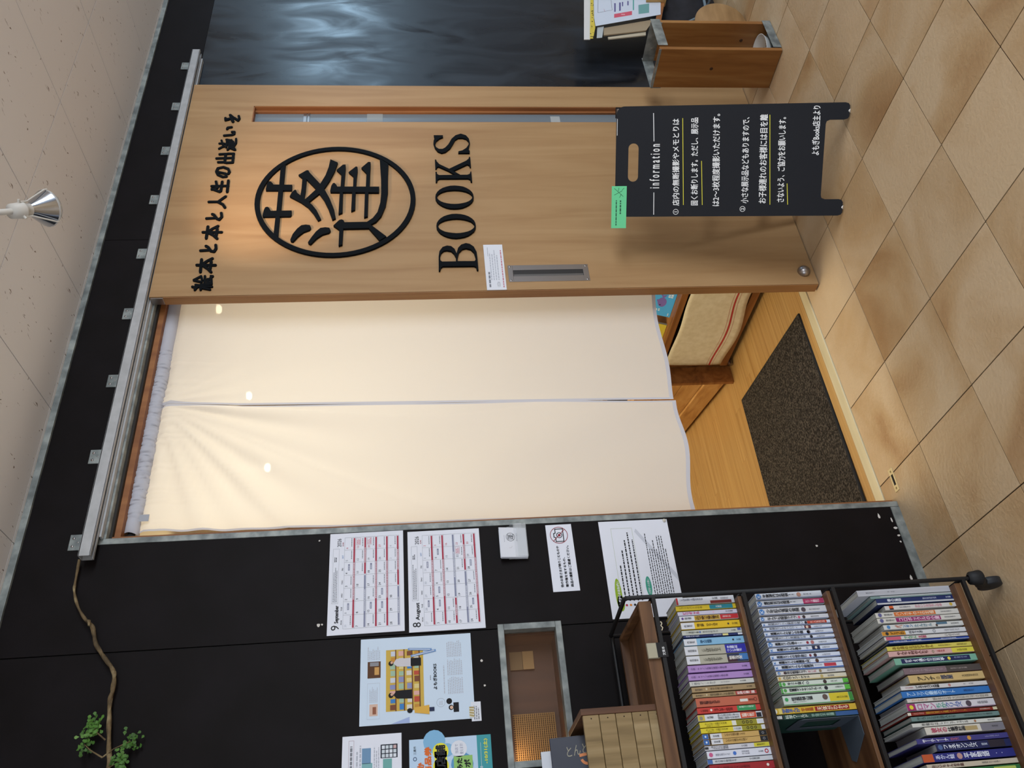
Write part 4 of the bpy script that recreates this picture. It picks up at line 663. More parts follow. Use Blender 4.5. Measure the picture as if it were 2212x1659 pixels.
p2 = [p + Vector((0, -.003 * math.cos(i * .45), .0042 * math.sin(i * .45))) for i, p in enumerate(pp)][26:]; b.tube(p2, [.0030] * len(p2), M_BARK, 6); b.obj('stem', vn)
MB().tube([pp[25], pp[25] + Vector((-.006, -.012, -.012)), pp[25] + Vector((-.018, -.014, -.014))], [.004, .0042, .003], M_BARK, 7).obj('twig', vn)
M_LEAF = noisy('small_green_leaf', [(0.3, '#335222'), (0.6, '#4d7a2e'), (0.8, '#74994a')], ns=20, rough=.6, rnd=.1)
for k, (cxl, czl, rx_, rz_, nL) in enumerate(((-1.505, 2.278, .022, .016, 64), (-1.545, 2.293, .022, .014, 36), (-1.545, 2.186, .022, .016, 40), (-1.590, 2.205, .024, .016, 66), (-1.64, 2.28, .02, .015, 30))):
    rg = random.Random(40 + k); b = MB(); root = Vector((cxl - .03, -.024, 2.25))
    b.tube([root, (root + Vector((cxl, -.03, czl))) / 2 + Vector((0, -.01, .004)), Vector((cxl, -.036, czl))], [.0022, .0016, .001], M_BARK, 5)
    for i in range(nL):
        c_ = Vector((cxl + rg.gauss(0, rx_ * .55), -.034 + rg.gauss(0, .010), czl + rg.gauss(0, rz_ * .55))); a = rg.uniform(0, 6.28); t_ = rg.uniform(-.8, .8)
        u1 = Vector((math.cos(a), t_ * .5, math.sin(a))).normalized(); v1 = u1.cross(Vector((0, 1, t_))).normalized(); L_ = rg.uniform(.008, .012)
        b.add([c_, c_ + u1 * L_ * .7 + v1 * L_ * .42, c_ + u1 * L_ * 1.05 + v1 * L_ * .18, c_ + u1 * L_ * 1.05 - v1 * L_ * .18, c_ + u1 * L_ * .7 - v1 * L_ * .42], [(0, 1, 2, 3, 4)], M_LEAF)
    b.obj('leaf_cluster', vn, kind='stuff')

# ================================================================ SPOTLIGHT UNDER THE CEILING
sl = node('ceiling_spotlight', label='white spotlight with a silver reflector lamp hung below the ceiling, aimed at the door', cat='spotlight')
ax = Vector((0.70, 0.56, -0.44)).normalized(); c0 = Vector((-0.427, -0.719, 2.46)); M_LW = P('#c9c6c0', .45)
mt, nt, b_ = base('silvered_reflector'); b_.inputs['Base Color'].default_value = srgb('#b9c0cc'); b_.inputs['Metallic'].default_value = 1; b_.inputs['Roughness'].default_value = .16
MB().lathe(c0, ax, [(.052, .016), (.060, .020), (.100, .046), (.1015, .047)], mt, 32).obj('reflector', sl)
MB().lathe(c0, ax, [(.1015, .047), (.105, .0485), (.108, .047), (.118, .040), (.126, .026), (.129, .010), (.1292, 0)], glass_mat('lamp_lens', '#cfd4d6', .55, .25), 32).obj('lens', sl)
MB().lathe(c0, ax, [(0, 0), (0, .019), (.028, .0205), (.030, .0215), (.034, .0215), (.036, .018), (.053, .0165)], M_LW, 24).obj('socket', sl)
s1 = ax.orthogonal().normalized(); s2 = ax.cross(s1)
for a in (20, 140, 260):
    d = s1 * math.cos(R(a)) + s2 * math.sin(R(a)); MB().tube([c0 + ax * .026 + d * .022, c0 + ax * .045 + d * .022, c0 + ax * .098 + d * .049, c0 + ax * .106 + d * .049], .0022, M_LW, 6).obj('cage_wire', sl)
    MB().cyl(c0 + ax * .022 + d * .017, c0 + ax * .022 + d * .029, .0035, M_LW, n=8).obj('lug', sl)
MB().tube([c0, c0 - ax * .018, c0 - ax * .024 + Vector((-.004, -.003, .022))], .008, M_LW, 10).obj('swivel_joint', sl)
MB().tube([c0 - ax * .024 + Vector((-.004, -.003, .014)), Vector((c0.x - .022, c0.y - .018, 2.52)), Vector((c0.x - .022, c0.y - .018, CEIL))], .010, M_LW, 12).obj('stem', sl)
MB().lathe((c0.x - .022, c0.y - .018, CEIL), (0, 0, -1), [(0, .035), (.014, .034), (.018, .02)], M_LW, 20).obj('ceiling_rose', sl)
# ================================================================ INFORMATION BOARD
ab = node('information_board', loc=(0, 0, 0), label='black folding signboard with white handwritten Japanese notice standing before the wooden door', cat='signboard')
A0 = Vector((-0.054, -0.316, 0.0)); bu = Vector((0.67548, -0.73738, 0)); n0 = Vector((0.73738, 0.67548, 0)); la = R(12)
bv = Vector((0, 0, math.cos(la))) + n0 * math.sin(la); bn = bu.cross(bv)
def rrect(x0, y0, x1, y1, r, corners='abcd', n=5):
    o = []
    for cx, cy, a0, c in ((x1 - r, y0 + r, -90, 'a'), (x1 - r, y1 - r, 0, 'b'), (x0 + r, y1 - r, 90, 'c'), (x0 + r, y0 + r, 180, 'd')):
        if c in corners: o += [(cx + r * math.cos(R(a0 + 90 * i / n)), cy + r * math.sin(R(a0 + 90 * i / n))) for i in range(n + 1)]
        else: o.append({'a': (x1, y0), 'b': (x1, y1), 'c': (x0, y1), 'd': (x0, y0)}[c])
    return o
BW, BH = .372, .781
out = [(.045, .005), (.053, .010), (.0555, .020), (.0555, .066), (.060, .0775), (.070, .080), (.302, .080), (.312, .0775), (.317, .066), (.317, .020), (.3195, .010), (.327, .005), (.362, .005), (.369, .010), (.372, .020)] + \
      [(BW - .028 + .028 * math.cos(R(9 * i)), BH - .028 + .028 * math.sin(R(9 * i))) for i in range(11)] + [(.028 + .028 * math.cos(R(90 + 9 * i)), BH - .028 + .028 * math.sin(R(90 + 9 * i))) for i in range(11)] + [(0, .020), (.003, .010), (.010, .005)]
slot = rrect(.1205, .7025, .2495, .7375, .0172)
th = .010
plate([out, slot], th, M_BOARD, lambda x, y, z_: A0 + bu * x + bv * y + bn * (z_ - th / 2)).obj('front_panel', ab, bevel=.0012)
bv2 = Vector((0, 0, math.cos(la))) - n0 * math.sin(la); Bo = A0 + n0 * (2 * BH * math.sin(la) + .028)
for nm_, (x0, x1, y0, y1) in (('back_leg', (0, .036, .005, BH - .004)), ('back_leg', (.336, .372, .005, BH - .004)), ('back_crossbar', (.0365, .3355, .16, .20)), ('back_crossbar', (.0365, .3355, .40, .44))):
    qb = MB(); qb.frame_box(Bo, bu, bv2, Vector((n0.x * math.cos(la), n0.y * math.cos(la), math.sin(la))), (x0, x1), (y0, y1), (-.004, .004), M_BOARD); qb.obj(nm_, ab, bevel=.001)
for x in (.028, .345):
    MB().cyl(A0 + bu * x + bv * .006 - bn * .006 + Vector((0, 0, .000)), A0 + bu * x - bn * .004 + Vector((0, 0, .0015)), .007, P('#d9d6cf', .4), n=12).obj('foot_pad', ab)
    MB().cyl(A0 + bu * x + bv * (BH - .006) - bn * .012, A0 + bu * (x + .02) + bv * (BH - .006) - bn * .012, .006, M_STEEL, n=10).obj('hinge', ab)
s = Sheet(A0, bu, bv, bn)
s.text('i n f o r m a t i o n', .0977, .6285, .2455, .6620, M_CHALK, 2, bold=.0005, slope=.012); s.line(.0069, .645, .0831, .6465, .0024, M_CHALK); s.line(.255, .651, .3485, .655, .0024, M_CHALK)
def num(x0, z0, x1, z1, t): s.ring((x0 + x1) / 2, (z0 + z1) / 2, .0095, .0016, M_CHALK, 1); s.text(t, (x0 + x1) / 2 - .003, (z0 + z1) / 2 - .005, (x0 + x1) / 2 + .003, (z0 + z1) / 2 + .005, M_CHALK, 2, keep=True, bold=.0004)
num(.0074, .5585, .025, .5792, '1'); num(.015, .3302, .0343, .3509, '2')
for t, x0, z0, x1, z1 in (('店内の無断撮影やメモとりは', .0377, .5575, .3283, .5810), ('固くお断りします。ただし、展示品', .0383, .4935, .3306, .5180), ('は2〜3枚程度撮影いただけます。', .0353, .4200, .3417, .4450), ('小さな展示品などもありますので、', .0440, .3225, .3291, .3465), ('お子様連れのお客様には目を離', .0435, .2620, .3375, .2880), ('さないよう、ご協力をお願いします。', .0470, .2015, .3271, .2265), ('よもぎBooks店主より', .2024, .0950, .3625, .1200)):
    s.text(t, x0, z0, x1, z1, M_CHALK, 2, bold=.00042, slope=.034)
for x0, z0, x1, z1 in ((.0396, .5432, .3302, .5560), (.0392, .4784, .1876, .4870), (.0385, .2485, .336, .2655), (.0381, .1889, .1093, .1950)): s.line(x0, z0, x1, z1, .0022, M_YEL)
s.line(.2762, .7775, .3316, .7778, .0016, M_CHALK); s.obj('handwriting', ab)
b = MB(); b.frame_box(A0, bu, bv, bn, (-.0393, .1057), (.7407, .7927), (.0012, .0020), P('#6fdda0', .6)); nt_ = b.obj('green_note', label='bright green paper strip stuck over the top corner of the black signboard', cat='note')
s = Sheet(A0 + bn * .0020, bu, bv, bn); s.fine(-.03, .772, .058, .780, 1, P('#2a5a44', .8), fill=.45, ragged=.1); s.fine(.01, .757, .062, .766, 1, P('#2a5a44', .8), fill=.5)
for a in ((.070, .752, .098, .784), (.075, .784, .090, .756), (.088, .77, .10, .768), (.066, .765, .078, .760), (.092, .757, .099, .750)): s.line(*a, .0012, P('#1d4030', .8))
s.obj('print', nt_)

# ================================================================ UMBRELLA STAND
us = node('umbrella_stand', label='pine board umbrella stand with galvanised straps beside the wooden door', cat='stand')
for x in (.803, .985): MB().box(x, x + .018, -.385, -.212, .002, .498, M_PINE).obj('side_board', us, bevel=.0015)
q = MB(); q.box(.826, 1.004, -.3885, -.3865, .463, .502, M_METAL); q.obj('front_strap', us, bevel=.0006)
q = MB(); q.box(.8025, 1.005, -.211, -.209, .458, .502, M_METAL); q.box(.8015, .8029, -.385, -.2095, .492, .502, M_METAL); q.box(.9835, .9849, -.386, -.210, .455, .504, M_METAL); q.obj('rear_strap', us, bevel=.0006)
q = MB(); q.box(.8215, 1.004, -.3885, -.3865, .002, .036, M_METAL); q.box(.8215, 1.004, -.211, -.209, .002, .050, M_METAL); q.box(.8215, .984, -.386, -.211, .002, .005, M_METAL); q.obj('lower_strap', us, bevel=.0006)
for y, z_ in ((-.27, .475), (-.33, .470)): MB().lathe((.9834, y, z_), (-1, 0, 0), [(0, .0035), (.0012, .002), (.0013, 0)], M_STEEL, 8).obj('rivet', us)
for x, y, z_ in ((.984, -.30, .43), (.984, -.31, .105), (.802, -.30, .27)): 
    b = MB(); b.lathe((x if x > .9 else .8027, y, z_), (-1, 0, 0), [(0.0, .007), (.0006, .0065), (.0008, 0)], P('#3a1f0c', .6), 10); b.obj('knot', us)
bw = node('drip_bowl', label='white enamel bowl with dark stains set inside the umbrella stand', cat='bowl'); M_EN = P('#d5d6d4', .3)
MB().lathe((.903, -.298, .0055), (0, 0, 1), [(0, 0), (0, .050), (.018, .068), (.039, .0795), (.041, .081), (.040, .078), (.020, .066), (.0075, .056), (.006, 0)], M_EN, 36).obj('bowl_body', bw)
q = MB(); rg = random.Random(9)
for i in range(26):
    a = rg.uniform(0, 6.28); r_ = rg.uniform(0, .050); x, y = .903 + r_ * math.cos(a), -.298 + r_ * math.sin(a); t = rg.uniform(.002, .008); q.poly([(x + t * math.cos(k) * rg.uniform(.5, 1.3), y + t * math.sin(k) * rg.uniform(.5, 1.3), .0130 + i * .00003) for k in range(6)], P('#4c4843', .8))
q.obj('stain', bw)

# ================================================================ LEAFLET STAND AT THE RIGHT EDGE
YF = -.15
def sheet_from(name, pts, y, mat, th_, label=None, cat=None, group=None, parent=None): return MB().prism([(x, y, z_) for x, z_ in pts], (0, th_, 0), mat).obj(name, parent, label=label, cat=cat, group=group)
sheet_from('white_folder', FLY['back'], YF + .012, P('#cfcfcf', .8), .003, 'narrow white folder edge standing behind the spotted yellow paper at the picture edge', 'folder')
f_ = sheet_from('kraft_envelope', FLY['kraft'], YF + .016, P('#9c8c74', .85), .006, 'brown kraft envelope standing behind the white leaflet in the leaflet stand', 'envelope')
sheet_from('paper_bundle', FLY['low'], YF + .024, P('#b9b09c', .85), .005, 'bundle of old cream papers at the bottom of the leaflet stand', 'papers')
b = MB(); b.prism([(x, YF + .010, z_) for x, z_ in FLY['sil']], (0, .002, 0), P('#aeb6ba', .5)); b.obj('torn_leaflet', label='torn silvery leaflet corner poking from behind the white leaflet', cat='leaflet')
yo = sheet_from('spotted_paper', FLY['yel'], YF + .006, P('#cdb84a', .8), .0008, 'yellow paper with black animal spots standing behind the white leaflet', 'leaflet')
s = Sheet((0, YF + .006, 0), U, V, N); rg = random.Random(2); (xa, za), (xb, zb) = FLY['yel'][1], FLY['yel'][0]
for i in range(34):
    t = rg.random(); x = xa + (xb - xa) * t + rg.uniform(.001, .003); z_ = za + (zb - za) * t - rg.uniform(.003, .017); s.disc(x, z_, rg.uniform(.0015, .0035), M_INK, 1, n=7)
s.obj('print', yo)
wo = sheet_from('white_leaflet', FLY['front'], YF, P('#c6cfde', .7), .001, 'pale blue white printed leaflet in front of the leaflet stand, cut by the picture edge', 'leaflet')
s = Sheet((0, YF, 0), U, V, N); PU = P('#5a568a', .8)
s.poly(FLY['red'], P('#c8566a', .8)); (rx0, rz0) = FLY['red'][1]; s.poly(FLY['photo'], P('#6a9a9a', .8)); s.poly(FLY['teal'], P('#5aa09a', .8))
for k in ('b1', 'b2', 'b3', 'b4'): s.poly(FLY[k], PU)
pts = FLY['blob']
for a, b2 in zip(pts, pts[1:]): s.line(*a, *b2, .0012, M_INK)
c_ = [sum(p[i] for p in FLY['red']) / 4 for i in (0, 1)]; s.line(c_[0] - .004, c_[1], c_[0] + .004, c_[1], .018, P('#d8a0a8', .8), 2); s.text('お話し会', pts[1][0] + .012, pts[1][1] - .045, pts[1][0] + .03, pts[1][1] - .02, P('#b05068', .8), 2, keep=True)
s.obj('print', wo)
ls = node('leaflet_stand', label='wooden leaflet stand at the edge of the picture beside the umbrella stand', cat='stand'); M_LW2 = P('#b9945f', .6)
MB().prism([(x, YF - .012, z_) for x, z_ in FLY['ledge']], (0, .010, 0), M_LW2).obj('front_lip', ls); MB().prism([(x, YF - .012, z_) for x, z_ in FLY['ledge2']], (0, .034, 0), M_LW2).obj('lower_lip', ls)
MB().prism([(1.36, -.148, .34), (1.375, -.148, .362), (1.95, -.148, .19), (1.95, -.148, .165)], (0, .022, 0), M_JAMB).obj('base_rail', ls)
MB().box(1.74, 1.78, -.148, -.127, 0, .20, M_JAMB).obj('leg', ls)
wd_ = node('wooden_disc', label='round wooden disc standing on edge on the tiles behind the umbrella stand', cat='disc')
MB().lathe((1.222, -.245, .1165), (0.2, 1, 0), [(0, 0), (0, .112), (.002, .1145), (.014, .1145), (.016, .112), (.016, 0)], noisy('turned_disc_wood', [(0.3, '#8a6a44'), (0.7, '#a8855a')], scale=(1, 9, 9), ns=3, rough=.6), 48).obj('disc_board', wd_)
bg = node('black_bag', label='black cloth bag slumped by the dark wall behind the wooden disc', cat='bag'); M_BAG = noisy('black_canvas', [(0.3, '#15151a'), (0.7, '#22222a')], ns=20, rough=.8)
b = MB(); vs = []
for (y, sx) in ((-.105, .9), (-.06, 1.0), (-.012, .92)):
    for k in range(16):
        a = 2 * math.pi * k / 16; cxk, szk = math.cos(a), math.sin(a); e = .45
        vs.append((1.62 + .26 * sx * math.copysign(abs(cxk) ** e, cxk), y, .155 + (.150 if szk < 0 else .13) * sx * math.copysign(abs(szk) ** e, szk)))
b.add(vs, [(r_ * 16 + j, r_ * 16 + (j + 1) % 16, (r_ + 1) * 16 + (j + 1) % 16, (r_ + 1) * 16 + j) for r_ in range(2) for j in range(16)] + [tuple(range(16)), tuple(range(32, 48))], M_BAG, True); b.obj('bag_body', bg)
MB().tube([(1.38, -.118, .255), (1.46, -.122, .135), (1.56, -.12, .08), (1.75, -.118, .06)], .007, P('#6f7f8a', .7), 8).obj('strap', bg)
MB().tube([(1.40, -.118, .20), (1.50, -.122, .10), (1.60, -.12, .05), (1.8, -.118, .03)], .006, P('#39424a', .7), 8).obj('strap', bg)

# ================================================================ BOOK CART
ct = node('book_cart', label='black steel book cart with dark wooden shelves standing against the dark wall', cat='cart')
XL, XR, YB, YFc = -1.995, -1.372, -.062, -.343
def bar(a, b_, r_=.0055): return MB().tube([a, b_], r_, M_FRAME, 8)
for x in (XL, XR):
    MB().tube([(x, YFc, .108), (x, YFc, .982), (x, YFc + .006, .988), (x, YB - .006, .976), (x, YB, .970), (x, YB, .108)], .0055, M_FRAME, 8).obj('side_frame', ct)
    for z_ in (.919, .695, .469, .128): bar((x, YFc, z_), (x, YB, z_), .005).obj('cross_bar', ct)
bar((XL, YB, .972), (XR, YB, .972)).obj('top_rail', ct)
for z_ in (.919, .695, .469, .128):
    MB().box(XL, XR, YFc - .0045, YFc + .0045, z_ - .0045, z_ + .0045, M_FRAME).obj('front_rail', ct); MB().box(XL, XR, YB - .0045, YB + .0045, z_ - .0045, z_ + .0045, M_FRAME).obj('back_rail', ct)
for zt, k in ((.709, 0), (.484, 1), (.149, 2)): MB().box(XL + .008, XR - .008, -.337, -.068, zt - .0095 if k < 2 else zt - .016, zt, M_WALNUT).obj('shelf_board', ct, bevel=.001)
MB().box(XL + .008, XR - .008, -.325, -.080, .925, .935, M_WALNUT).obj('tray_floor', ct); MB().box(XL + .008, XR - .008, -.338, -.3255, .9245, .955, M_WALNUT).obj('tray_lip', ct, bevel=.001); MB().box(XL + .008, XR - .008, -.0795, -.068, .9245, .955, M_WALNUT).obj('tray_lip', ct, bevel=.001); MB().box(XR - .020, XR - .008, -.3253, -.0797, .9352, .955, M_WALNUT).obj('tray_lip', ct, bevel=.001)
for x in (XL, XR):
    for y in (YFc, YB):
        dy = .044 if y == YFc else -.044
        cs = node('caster', parent=ct); RB = P('#15161a', .6)
        MB().lathe((x, y, .112), (0, 0, -1), [(0, .008), (.006, .016), (.030, .0195), (.034, .018), (.036, .008)], RB, 18).obj('caster_cap', cs)
        MB().tube([(x, y + dy * .2, .080), (x, y + dy * .7, .062), (x, y + dy, .036)], [.017, .017, .013], RB, 10).obj('caster_fork', cs)
        MB().lathe((x - .010, y + dy, .031), (1, 0, 0), [(0, 0), (0, .024), (.002, .030), (.018, .030), (.020, .024), (.020, 0)], P('#24262b', .55), 28).obj('caster_wheel', cs)
        MB().tube([(x + .012, y + dy * .6, .066), (x + .020, y + dy * .6, .068), (x + .022, y + dy * .6, .076)], .003, M_STEEL, 6).obj('brake_pin', cs)
tg = node('shelf_tag', label='small black label with white marks clipped to the front lip of the cart tray', cat='label')
MB().box(-1.518, -1.484, -.3475, -.3392, .929, .9555, P('#a8a28c', .6)).obj('clip_tape', tg); b = MB(); b.box(-1.518, -1.484, -.3492, -.3477, .909, .9335, P('#111114', .6)); tp = b.obj('tag_plate', tg)
s = Sheet((-1.518, -.3492, .909), U, V, N); s.text('文庫本', .004, .006, .024, .013, M_CHALK, 1); s.obj('print', tg)
MB().tube([(-1.456 + .003 * i, -.3485 + .0008 * math.sin(i * 2.1), .912 + .0016 * math.cos(i * 1.7)) for i in range(8)], .0014, P('#cfc6ae', .7), 5).obj('knotted_string', label='short knotted cream string on the front rail of the cart', cat='string')

# crate on the tray, with books inside
cr = node('wooden_crate', label='slatted wooden crate standing on the cart tray with picture books in it', cat='crate')
CX0, CX1, CY0, CY1, CZ0, CZ1 = -1.96, -1.613, -.323, -.105, .936, 1.122
for k in range(5):
    z0 = CZ0 + k * .0372; MB().box(CX0 + .0145, CX1 - .0145, CY0, CY0 + .011, z0 + .0004, z0 + .0364, M_CRATE).obj('front_slat', cr, bevel=.0012); MB().box(CX0 + .0145, CX1 - .0145, CY1 - .011, CY1, z0 + .0004, z0 + .0364, M_CRATE).obj('back_slat', cr, bevel=.0012)
for x in (CX0, CX1 - .014): MB().box(x, x + .014, CY0 - .001, CY1, CZ0, CZ1 + .003, M_CRATED).obj('end_board', cr, bevel=.0012)
for k in range(5): MB().lathe((CX1 - .022, CY0 - .0002, CZ0 + .018 + k * .0372), (0, -1, 0), [(0, .0016), (.0006, .001), (.0006, 0)], P('#2a1a10', .7), 6).obj('nail', cr)
MB().box(CX0 + .0145, CX1 - .0145, CY0 + .0115, CY1 - .0115, CZ0, CZ0 + .006, M_CRATE).obj('crate_floor', cr)
def crate_book(x0, x1, y, h, mat, label, tilt=.16):
    O = Vector((x0, y, CZ0 + .0065)); Uv = Vector((1, 0, 0)); Vv = Vector((0, math.sin(tilt), math.cos(tilt))); Nv = Uv.cross(Vv); r_ = node('picture_book', label=label, cat='book')
    MB().frame_box(O, Uv, Vv, Nv, (0, x1 - x0), (0, h), (-.011, 0), mat).obj('cover', r_, bevel=.0012); MB().frame_box(O, Uv, Vv, Nv, (.003, x1 - x0 + .0004), (.003, h + .0003 - .002), (-.009, -.002), M_PAGES).obj('pages', r_)
    return r_, Sheet(O, Uv, Vv, Nv)
r_, s = crate_book(-1.87, -1.646, -.245, .247, P('#171b30', .4), 'dark navy picture book with orange marks leaning in the crate on the cart')
OR = P('#d98a5a', .7); s.disc(.10, .12, .05, P('#3a3648', .7), 1, ry=.03)
s2 = Sheet(s.O + s.V * .210 + s.U * .150, -s.V, s.U, s.N)     # the title runs down the cover, so the book stands on its side
s2.text('とんとんとん', .0, .030, .105, .052, P('#a39c8a', .8), 2, slope=.10); s2.line(.028, .031, .052, .034, .0065, OR, 2); s2.ring(.045, .026, .016, .006, OR, 2, a0=195, a1=330); s2.line(.062, .020, .070, .023, .0065, OR, 2); s2.ring(.092, .012, .016, .006, OR, 2, a0=195, a1=330); s2.obj('title_print', r_); s.obj('cover_print', r_)
r_, s = crate_book(-1.89, -1.665, -.205, .265, P('#cfd2da', .6), 'pale picture book behind the navy one in the crate on the cart')

# ================================================================ BOOKS ON THE CART
C = lambda h: P(h, .45)
WHT, OFF = '#cfd1d8', '#c9c6bc'
def book(xr, xl, z0, h, depth, cover, label, bands=(), texts=(), marks=(), y=-.312, group=None, lean=0.0):
    w_ = xr - xl; r_ = node('paperback_book', loc=(xr, y, z0), label=label, cat='book', group=group)
    if lean: r_.rotation_euler = (0, lean, 0)
    t = .0007; b = MB(); b.box(-w_, 0, 0, t, 0, h, C(cover)); b.box(-w_, -w_ + t, t, depth, 0, h, C(cover)); b.box(-t, 0, t, depth, 0, h, C(cover)); b.obj('cover', r_)
    MB().box(-w_ + t, -t, t, depth - .001, .0005, h - .0015, M_PAGES).obj('pages', r_)
    if bands or texts or marks:
        s = Sheet((-w_, 0, 0), (1, 0, 0), (0, 0, 1), (0, -1, 0)); m_ = .0003
        for bd in bands:
            f0, f1, c = bd[:3]; l0, l1 = bd[3:5] if len(bd) > 3 else (0, 1)
            s.rect(m_ + l0 * (w_ - 2 * m_), h * (1 - f1) + m_, m_ + l1 * (w_ - 2 * m_), h * (1 - f0) - m_, P(c, .5), 1 if len(bd) < 6 else bd[5])
        for mk in marks:
            kind, f, lx, sz, c = mk; x = lx * w_; z_ = h * (1 - f); sz = sz * w_
            if kind == 'o': s.disc(x, z_, sz, P(c, .6), 3, n=14)
            elif kind == 'k': s.disc(x, z_, sz, P('#3f78b8', .6), 3, n=14); s.text('K', x - sz * .55, z_ - sz * .6, x + sz * .55, z_ + sz * .6, P('#d8e0ec', .6), 4)
            elif kind == 'K': s.text('K', x - sz, z_ - sz, x + sz, z_ + sz, P('#3f78b8', .6), 3, bold=.0003)
            elif kind == 'r': s.ring(x, z_, sz, sz * .4, P(c, .6), 3, n=14)
        for tx in texts:
            f0, f1, c, body = tx[:4]; l0, l1 = tx[4:6] if len(tx) > 4 else (.2, .8)
            if len(body) == 0: continue
            s.text(body, l0 * w_, h * (1 - f1), l1 * w_, h * (1 - f0), P(c, .7), 4, vert=True, bold=.0002 if (l1 - l0) * w_ > .006 else 0)
        s.obj('spine_print', r_)
    return r_
BKK = '#23242a'; G1 = 'small paperbacks on the top shelf of the cart'; G2 = 'children\'s paperbacks on the middle shelf of the cart'; G3 = 'larger books on the bottom shelf of the cart'
